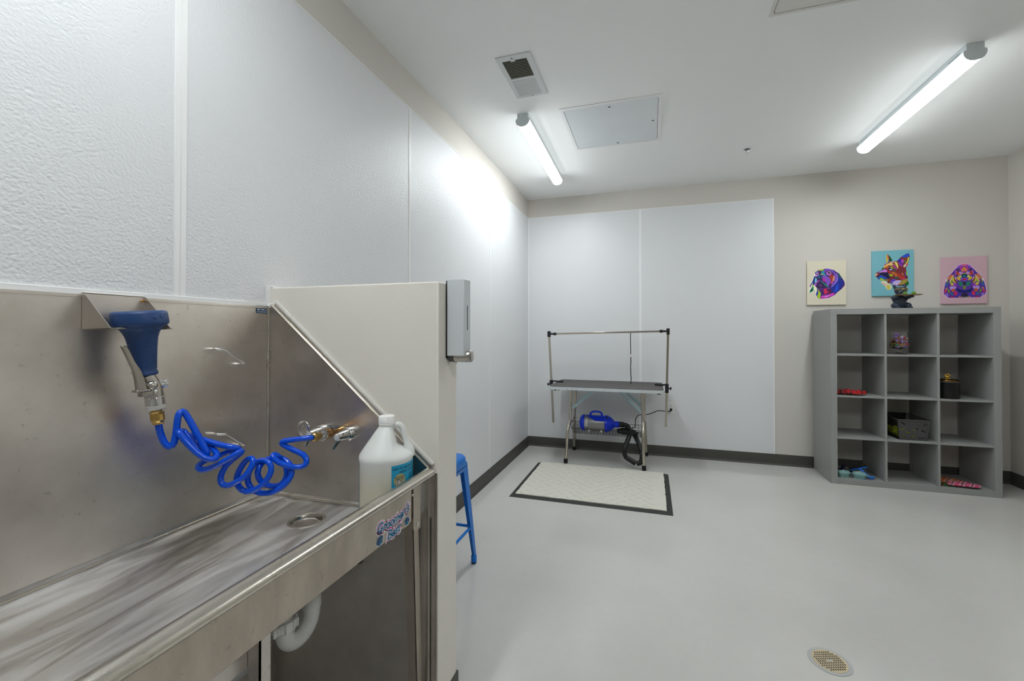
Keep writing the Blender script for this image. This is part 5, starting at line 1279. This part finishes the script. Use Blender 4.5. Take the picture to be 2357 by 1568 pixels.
# ---------------------------------------------------------------- bulldog figurine on top
fg = thing('bulldog_figurine', 'dark navy bulldog butler statue holding a bronze tray on top of the shelf', 'figurine', (3.362, 4.24, HS))
fx, fy, fz_ = 3.362, 4.24, HS
m = MB()
def E_(x, y, z, a, b, c_, rz=0, rx=0, ry=0): m.ell((fx+x, fy+y, fz_+z), (a, b, c_), 18, 12, Matrix.Rotation(rz, 3, 'Z') @ Matrix.Rotation(rx, 3, 'X') @ Matrix.Rotation(ry, 3, 'Y'))
E_(0, .006, .050, .044, .040, .050)          # belly
E_(0, .004, .082, .041, .034, .036)          # chest
E_(-.040, -.012, .027, .026, .040, .027)     # haunches
E_(.044, -.012, .027, .026, .040, .027)
E_(-.038, -.046, .010, .017, .024, .010); E_(.048, -.046, .010, .018, .024, .010)   # feet
E_(-.044, -.014, .094, .016, .036, .014, .3); E_(.050, -.020, .094, .017, .040, .013, -.5)   # forearms
E_(-.034, -.038, .101, .015, .018, .009); E_(.060, -.044, .101, .018, .018, .009)
E_(-.036, .004, .083, .018, .020, .026); E_(.036, .004, .083, .018, .020, .026)
E_(0, .004, .118, .030, .028, .018)          # neck
E_(0, -.004, .152, .040, .036, .034)         # head
E_(0, -.032, .141, .029, .018, .021); E_(-.017, -.036, .136, .015, .014, .016); E_(.017, -.036, .136, .015, .014, .016); E_(0, -.046, .149, .008, .006, .006)
E_(-.030, -.026, .157, .012, .012, .012); E_(.030, -.026, .157, .012, .012, .012)
E_(-.034, .004, .184, .013, .008, .026, 0, 0, -.38); E_(.034, .004, .184, .013, .008, .026, 0, 0, .38)   # ears
fb = m.build('body', 'fig_navy', fg, angle=180)
rm = fb.modifiers.new('remesh', 'REMESH'); rm.mode = 'VOXEL'; rm.voxel_size = .0028; rm.use_smooth_shade = True
sm = fb.modifiers.new('smooth', 'SMOOTH'); sm.factor = .6; sm.iterations = 3
gl = MB()
for s_ in (-1, 1):
    gl.tube([(fx + s_*.020 + .0155*math.cos(a), fy-.049 + .004*math.cos(a)*s_*.8 + .004, fz_+.163 + .0095*math.sin(a)) for a in [2*math.pi*k/24 for k in range(25)]], .0018, 8)
    gl.tube([(fx + s_*.034, fy-.043, fz_+.166), (fx + s_*.041, fy-.020, fz_+.169), (fx+s_*.039, fy+.004, fz_+.170)], .0016, 8)
gl.tube([(fx-.006, fy-.048, fz_+.165), (fx, fy-.050, fz_+.167), (fx+.006, fy-.048, fz_+.165)], .0018, 8)
gl.build('glasses', 'gold', fg)
m = MB()
for dz, dy in ((.088, -.031), (.076, -.035), (.064, -.037)): m.ell((fx+.004, fy+dy, fz_+dz), (.0024, .0016, .0024), 10, 6)
m.build('button', 'gold', fg)
tr_ = MB().rings([[(fx+.028 + a_*math.cos(t_), fy-.058 + b_*math.sin(t_), fz_+z_) for t_ in [2*math.pi*k/48 for k in range(48)]] for a_, b_, z_ in ((.080, .040, .1085), (.088, .045, .1105), (.103, .053, .116), (.101, .0515, .117), (.086, .044, .1125), (.02, .01, .1115))]).build('tray', 'tray_brown', fg, angle=60)
for dx, txt in ((-.012, 'left'), (.047, 'right')):
    o = MB().ell((fx+.028+dx-.010, fy-.062, fz_+.1275), (.0150, .0130, .0125), 18, 12).build('wrapped_sweet', 'green_wrap', None)
    tag(o, 'green wrapped sweet on the %s of the bulldog tray' % txt, 'sweet')
o = MB().ell((fx-.003, fy-.050, fz_+.1185), (.010, .009, .006), 14, 10).build('wrapped_sweet', 'pale', None); tag(o, 'pale wrapped sweet beside the green ones on the bulldog tray', 'sweet')

# ================================================================ CANVASES
pal = {}
def ink(c_):
    if c_ not in pal: pal[c_] = mat('paint_%02x%02x%02x' % c_, c_, .55, var=.04, vscale=60)
    return pal[c_]
def canvas(name, label, x0, x1, z0, z1, bg, polys, mapf, tilt=0, mirror=None):
    cx, cz = (x0+x1)/2, (z0+z1)/2; t_ = .018
    t = thing(name, label, 'painting', (cx, D, z0))
    MB().box((x0, D-t_-.001, z0), (x1, D-.001, z1)).build('stretched_canvas', mat(name+'_ground', bg, .7, var=.015, bump=.3, bscale=900), t, bevel=.0015)
    cols_ = []; m = MB(); k = 0
    allp = []
    for c_, pts in polys:
        allp.append((c_, pts))
        if mirror is not None and not all(abs(x - mirror) < 1 for x, y in pts):
            q = [(2*mirror - x, y) for x, y in pts][::-1]
            if not (min(x for x, y in pts) < mirror - 4 and max(x for x, y in pts) > mirror + 4): allp.append((c_, q))
    for c_, pts in allp:
        if c_ not in cols_: cols_.append(c_)
        m.slot(cols_.index(c_))
        q = [mapf(x, y) for x, y in pts]; yl = D - t_ - .0012 - .00002*k; k += 1
        ar = sum(q[i][0]*q[(i+1) % len(q)][1] - q[(i+1) % len(q)][0]*q[i][1] for i in range(len(q)))
        if ar < 0: q = q[::-1]
        m.add([(x0 + u*(x1-x0), yl, z0 + v*(z1-z0)) for u, v in q], [tuple(range(len(q)))])
    o = m.build('painted_portrait', [ink(c_) for c_ in cols_], t, smooth=False)
    bm = bmesh.new(); bm.from_mesh(o.data); bmesh.ops.triangulate(bm, faces=bm.faces[:], ngon_method='EAR_CLIP'); bm.to_mesh(o.data); bm.free()
    t.rotation_euler.y = tilt
    return t
W_ = (244, 238, 226)
P1 = [
 (W_, [(160,775),(185,690),(180,640),(215,585),(228,560),(260,470),(300,395),(360,345),(430,325),(560,322),(660,360),(720,400),(760,430),(855,580),(868,665),(790,745),(700,800),(670,850),(560,905),(430,922),(345,912),(300,830),(300,760),(270,700),(275,770),(225,798)]),
 ((60,30,110), [(290,400),(360,350),(450,335),(540,330),(650,362),(715,410),(750,430),(850,590),(858,660),(790,735),(710,795),(665,845),(560,895),(430,912),(350,905),(306,825),(330,770),(330,700),(290,660),(285,600),(300,480)]),
 ((20,50,140), [(275,470),(300,480),(300,560),(290,600),(272,660),(232,600)]),
 ((94,60,150), [(190,655),(225,585),(232,620),(200,695)]),
 ((150,190,50), [(232,610),(262,650),(272,690),(262,760),(205,790),(175,775),(225,730),(245,690)]),
 ((20,150,110), [(225,690),(240,665),(262,700),(258,760),(205,785),(180,772)]),
 ((20,30,60), [(205,740),(240,700),(245,740),(215,775)]),
 ((170,190,40), [(350,372),(400,340),(462,335),(450,370),(395,372)]),
 ((90,110,160), [(300,395),(350,360),(360,420),(320,450)]),
 ((70,20,90), [(345,380),(400,372),(420,380),(385,425),(355,405)]),
 ((30,150,170), [(420,385),(445,365),(470,390),(480,430),(520,470),(470,460),(400,440)]),
 ((206,150,226), [(300,430),(330,400),(365,420),(350,470),(310,480)]),
 ((40,20,80), [(315,430),(345,420),(350,445),(325,452)]),
 ((150,190,40), [(370,440),(420,428),(470,440),(440,452)]),
 ((120,80,200), [(455,370),(500,335),(560,335),(640,370),(690,440),(715,520),(700,600),(650,650),(610,690),(600,660),(650,600),(670,520),(650,430),(590,380),(520,370),(480,400)]),
 ((110,20,120), [(505,375),(560,378),(620,420),(640,470),(590,440),(530,430),(490,410)]),
 ((196,110,214), [(500,410),(540,385),(590,400),(605,440),(560,465),(520,450)]),
 ((30,16,50), [(530,400),(580,398),(590,425),(545,432)]),
 ((210,236,40), [(560,388),(590,395),(596,412),(572,402)]),
 ((160,50,40), [(575,450),(620,445),(650,480),(640,560),(600,620),(570,640),(580,560),(560,500)]),
 ((226,150,110), [(640,480),(668,470),(660,570),(620,575),(630,520)]),
 ((236,90,200), [(600,595),(640,575),(625,620),(604,625)]),
 ((30,90,150), [(320,480),(350,460),(410,465),(435,490),(425,520),(380,510),(335,530)]),
 ((10,16,40), [(322,488),(350,480),(352,505),(325,512)]), ((10,16,40), [(385,480),(415,478),(418,502),(390,506)]),
 ((50,20,80), [(335,515),(380,510),(430,520),(400,560),(365,575),(340,550)]),
 ((130,210,220), [(300,500),(325,520),(325,575),(292,610),(290,560)]),
 ((130,80,200), [(440,440),(500,470),(560,500),(595,570),(550,660),(540,680),(500,600),(470,560),(440,500)]),
 ((200,40,160), [(440,500),(475,520),(498,560),(480,585),(440,560),(432,530)]),
 ((190,80,210), [(290,620),(330,575),(370,545),(380,560),(330,600),(315,650),(300,670)]),
 ((40,130,120), [(380,560),(430,580),(520,640),(552,680),(520,690),(440,610)]),
 ((44,24,70), [(330,600),(385,580),(430,610),(520,690),(440,690),(350,700),(310,690)]),
 ((110,60,160), [(355,640),(390,630),(430,660),(400,672)]),
 ((120,60,170), [(540,690),(570,690),(560,740),(525,740)]),
 ((20,60,190), [(306,820),(330,760),(350,800),(340,850)]),
 ((170,200,40), [(350,710),(385,780),(405,800),(390,905),(350,900),(330,850),(355,800)]),
 ((90,30,120), [(360,700),(420,700),(430,760),(400,790)]),
 ((210,30,90), [(455,720),(515,710),(520,760),(560,780),(500,820),(460,820)]),
 ((90,20,60), [(520,720),(590,740),(600,800),(520,830),(560,790)]),
 ((206,60,190), [(395,880),(420,850),(520,835),(640,800),(665,812),(650,850),(560,880),(500,905),(400,905)]),
 ((226,130,220), [(430,870),(520,850),(600,840),(510,880)]),
 ((26,90,100), [(720,420),(755,440),(790,500),(770,540),(735,480)]),
 ((12,40,150), [(735,480),(775,540),(845,600),(830,660),(740,760),(660,795),(610,770),(600,700),(660,640),(715,560)]),
 ((20,70,210), [(700,650),(735,620),(735,730),(690,790),(650,780)]),
 ((170,130,230), [(690,420),(712,440),(726,520),(715,580),(650,650),(600,700),(598,690),(650,630),(700,570),(712,500)]),
 ((100,20,90), [(845,600),(856,655),(790,725),(815,665)]),
]
f1 = lambda x, y: ((x-140)/742.0, (1027-y)/845.0)
canvas('dog_painting', 'cream canvas of a purple and blue floppy eared dog, leftmost of the three', 2.752, 3.066, 1.533, 1.944, (222, 214, 192), P1, f1, .006)
P2 = [
 ((226,226,196), [(1565,575),(1640,560),(1700,600),(1760,640),(1790,700),(1750,735),(1700,740),(1660,700),(1640,650),(1590,620)]),
 ((122,42,50), [(1600,330),(1640,260),(1720,200),(1800,190),(1880,190),(1960,110),(2060,55),(2110,45),(2130,100),(2110,200),(2060,290),(2055,370),(2080,430),(2085,560),(2105,620),(2090,660),(2030,670),(1900,670),(1800,640),(1740,600),(1700,560),(1600,560),(1520,530),(1480,480),(1450,440),(1480,400),(1580,350)]),
 ((30,70,20), [(1690,50),(1740,80),(1800,180),(1720,200),(1730,150)]),
 ((216,190,60), [(1672,130),(1690,40),(1705,80),(1720,130),(1700,200),(1674,215)]),
 ((220,110,80), [(1692,60),(1715,70),(1730,130),(1720,170),(1700,130)]),
 ((50,40,170), [(1890,190),(1950,130),(1970,200),(2010,230),(1990,260),(1940,230)]),
 ((30,80,210), [(1970,110),(2060,55),(2110,50),(2125,100),(2060,130),(2000,125)]),
 ((140,60,30), [(1970,140),(2050,125),(2090,140),(2070,200),(2020,230),(1980,180)]),
 ((190,70,190), [(1965,170),(2010,160),(2020,200),(1980,240),(1960,210)]),
 ((90,100,40), [(2020,180),(2060,170),(2050,220),(2010,225)]),
 ((226,206,80), [(2090,130),(2118,120),(2105,200),(2060,260),(2040,250),(2080,190)]),
 ((40,160,110), [(2105,190),(2122,130),(2124,170),(2090,240)]),
 ((230,210,180), [(2000,290),(2050,240),(2060,280),(2020,320)]),
 ((230,80,110), [(2060,260),(2095,240),(2090,280),(2055,300)]),
 ((150,50,180), [(1900,220),(1935,230),(1990,270),(1980,300),(1930,270)]),
 ((206,40,100), [(1620,290),(1650,240),(1720,215),(1780,200),(1740,240),(1660,275)]),
 ((226,180,214), [(1720,205),(1800,192),(1860,200),(1800,215)]),
 ((236,210,110), [(1700,230),(1780,215),(1830,260),(1790,280),(1720,260),(1650,300),(1640,330),(1620,290)]),
 ((236,216,100), [(1830,205),(1885,210),(1910,300),(1900,335),(1860,270)]),
 ((170,60,140), [(1780,245),(1850,270),(1900,340),(1870,360),(1800,290)]),
 ((220,90,40), [(1660,310),(1700,270),(1740,290),(1700,330)]),
 ((30,90,20), [(1590,330),(1620,295),(1630,330),(1600,350)]),
 ((170,200,40), [(1740,300),(1790,295),(1820,330),(1780,330)]),
 ((36,24,80), [(1700,330),(1740,300),(1790,335),(1820,370),(1760,370)]),
 ((190,190,240), [(1730,340),(1780,335),(1790,360),(1750,362)]),
 ((60,90,70), [(1820,330),(1860,330),(1850,400),(1820,380)]),
 ((180,140,230), [(1500,400),(1560,370),(1640,340),(1690,350),(1650,390),(1560,400)]),
 ((226,120,220), [(1610,380),(1660,345),(1695,370),(1690,395),(1640,400)]),
 ((230,180,150), [(1450,440),(1475,415),(1510,420),(1500,450),(1460,460)]),
 ((16,20,70), [(1540,410),(1640,400),(1700,395),(1730,470),(1760,520),(1700,520),(1600,450),(1560,460)]),
 ((10,80,190), [(1500,500),(1560,450),(1620,470),(1700,520),(1660,535),(1580,525),(1520,530)]),
 ((10,10,26), [(1490,455),(1530,450),(1540,470),(1505,480)]),
 ((160,200,40), [(1540,520),(1570,500),(1640,545),(1620,565),(1560,550)]),
 ((150,110,50), [(1640,535),(1740,540),(1700,570),(1640,555)]),
 ((210,30,70), [(1710,380),(1740,370),(1760,420),(1730,415)]),
 ((150,190,40), [(1720,430),(1790,440),(1800,480),(1750,480)]),
 ((200,100,50), [(1760,400),(1830,390),(1880,440),(1900,500),(1860,520),(1830,450),(1800,450)]),
 ((180,50,40), [(1880,400),(1960,460),(2030,490),(2020,530),(1950,545),(1900,490)]),
 ((40,90,80), [(1820,490),(1900,490),(1930,530),(1860,530)]),
 ((210,40,130), [(1960,550),(2030,510),(2050,525),(1990,552)]),
 ((120,40,140), [(2020,420),(2050,400),(2060,480),(2035,490)]),
 ((140,190,40), [(2050,400),(2078,400),(2080,470),(2060,480)]),
 ((60,20,80), [(2060,480),(2085,490),(2085,540),(2060,530)]),
 ((220,130,60), [(1960,400),(2000,440),(2015,470),(1980,450)]),
 ((100,70,200), [(1750,590),(1780,535),(1860,540),(1840,580),(1780,620)]),
 ((200,180,236), [(1790,600),(1860,560),(1960,560),(1940,620),(1880,660),(1800,640)]),
 ((170,150,60), [(1920,620),(1980,560),(2080,530),(2080,590),(2000,640),(1930,650)]),
 ((20,110,30), [(2030,640),(2060,590),(2100,605),(2110,640),(2080,662),(2040,665)]),
 ((20,60,120), [(1980,640),(2040,645),(2040,668),(1970,670)]),
 ((230,190,170), [(1570,590),(1640,600),(1700,640),(1660,660),(1600,630)]),
 ((216,196,90), [(1660,660),(1740,640),(1760,720),(1700,735)]),
 ((120,40,20), [(1690,570),(1740,575),(1735,620),(1700,610)]),
]
f2 = lambda x, y: ((x-1400)/803.0, (857-y)/880.0)
canvas('dog_painting', 'light blue canvas of a colourful pointed eared dog in profile, in the middle', 3.268, 3.578, 1.604, 2.014, (122, 186, 198), P2, f2)
P3 = [
 ((236,196,232), [(740,1070),(640,990),(620,920),(640,830),(660,760),(680,650),(740,590),(800,530),(880,440),(960,365),(1075,340),(1190,365),(1270,440),(1350,530),(1410,590),(1470,650),(1500,760),(1530,830),(1540,920),(1510,990),(1410,1058)]),
 ((90,50,160), [(750,1060),(650,985),(634,925),(655,830),(672,760),(695,660),(745,600),(810,540),(890,450),(960,380),(1075,356),(1190,380),(1260,450),(1340,540),(1405,600),(1455,660),(1488,760),(1510,830),(1525,925),(1500,985),(1400,1052)]),
 ((226,110,150), [(1000,362),(1075,350),(1150,362),(1110,392),(1040,392)]),
 ((150,90,220), [(885,460),(960,385),(1030,372),(1000,400),(930,450)]),
 ((190,60,180), [(985,415),(1010,385),(1050,395),(1040,430),(1000,440)]),
 ((230,60,150), [(980,450),(1030,440),(1020,470),(985,475)]),
 ((20,16,50), [(920,450),(965,440),(985,470),(950,490),(920,480)]),
 ((170,120,230), [(945,455),(975,455),(960,475)]),
 ((226,140,70), [(1050,430),(1075,400),(1100,430),(1130,470),(1140,510),(1010,510),(1020,470)]),
 ((190,50,30), [(900,500),(945,500),(960,560),(920,590),(890,550)]),
 ((190,120,220), [(890,490),(910,480),(900,560),(885,590)]),
 ((200,150,214), [(960,520),(1020,515),(1060,560),(1000,580),(970,560)]),
 ((226,110,60), [(940,560),(975,540),(990,585),(945,590)]),
 ((180,40,160), [(1030,505),(1120,505),(1115,530),(1035,530)]),
 ((190,200,40), [(1030,545),(1120,545),(1110,560),(1040,560)]),
 ((14,60,80), [(1025,560),(1125,560),(1140,600),(1110,640),(1040,640),(1010,600)]),
 ((20,130,150), [(1040,590),(1110,590),(1105,625),(1045,625)]),
 ((216,226,120), [(960,600),(1010,590),(1020,640),(950,630)]),
 ((226,180,60), [(910,620),(960,620),(1000,660),(990,700),(930,680)]),
 ((110,80,210), [(1010,650),(1075,640),(1140,650),(1150,690),(1075,720),(1000,690)]),
 ((216,20,70), [(1030,670),(1075,650),(1120,670),(1110,695),(1040,695)]),
 ((20,130,100), [(940,720),(1020,725),(1040,780),(1010,830),(960,780)]),
 ((14,50,40), [(1030,740),(1075,730),(1120,740),(1090,790),(1075,800),(1060,790)]),
 ((120,150,40), [(1040,800),(1075,820),(1110,800),(1100,880),(1050,880)]),
 ((100,50,170), [(950,800),(1010,840),(1040,890),(970,860)]),
 ((10,20,110), [(915,830),(960,880),(1075,910),(1190,880),(1235,830),(1240,900),(1190,950),(1075,960),(960,950),(905,900)]),
 ((226,120,60), [(745,610),(790,570),(850,575),(800,620),(760,700),(750,660)]),
 ((240,200,160), [(760,720),(800,630),(860,570),(850,610),(800,680),(775,760)]),
 ((120,170,40), [(770,750),(840,600),(845,680),(800,760)]),
 ((216,200,60), [(810,640),(850,620),(860,700),(905,760),(860,740),(820,700)]),
 ((140,70,30), [(850,620),(890,680),(920,740),(905,750),(860,700)]),
 ((230,180,214), [(865,600),(900,640),(915,710),(880,660)]),
 ((190,150,120), [(700,630),(745,620),(745,670),(710,690)]),
 ((240,230,220), [(680,690),(700,650),(715,690),(695,730)]),
 ((90,140,40), [(695,740),(740,680),(740,720),(700,765)]),
 ((40,100,190), [(655,770),(700,760),(740,760),(720,800),(670,810)]),
 ((230,190,80), [(780,760),(820,735),(855,770),(840,800),(790,795)]),
 ((190,150,226), [(760,830),(800,810),(850,820),(900,790),(905,850),(860,880),(780,890)]),
 ((160,60,200), [(840,790),(870,740),(915,800),(890,840)]),
 ((200,90,40), [(800,880),(850,860),(880,900),(850,940),(800,920)]),
 ((226,30,90), [(850,980),(880,930),(915,920),(925,980),(890,1015)]),
 ((226,40,90), [(640,940),(680,880),(710,900),(680,950)]),
 ((226,160,70), [(670,870),(710,835),(715,860),(680,890)]),
 ((120,150,40), [(715,900),(740,860),(760,900),(770,970),(735,940)]),
 ((20,120,160), [(770,960),(830,950),(840,1010),(790,990)]),
 ((70,50,180), [(880,1040),(930,960),(1000,960),(980,1040)]),
 ((150,110,220), [(650,990),(700,950),(740,990),(720,1030)]),
 ((170,30,110), [(760,1055),(800,1020),(860,1030),(850,1056)]),
 ((30,16,60), [(1000,980),(1075,960),(1150,980),(1130,1040),(1020,1040)]),
 ((226,130,70), [(950,1050),(965,1020),(990,1035),(985,1052)]),
 ((120,150,50), [(1000,1040),(1060,1035),(1060,1054),(1000,1054)]),
]
f3 = lambda x, y: ((x-590)/962.0, (1183-y)/985.0)
canvas('dog_painting', 'pink canvas of a long eared multicoloured dog facing forward, rightmost of the three', 3.774, 4.091, 1.524, 1.932, (212, 176, 188), P3, f3, 0, 1075)

for o in bpy.data.objects:
    if '_org' in o: del o['_org']
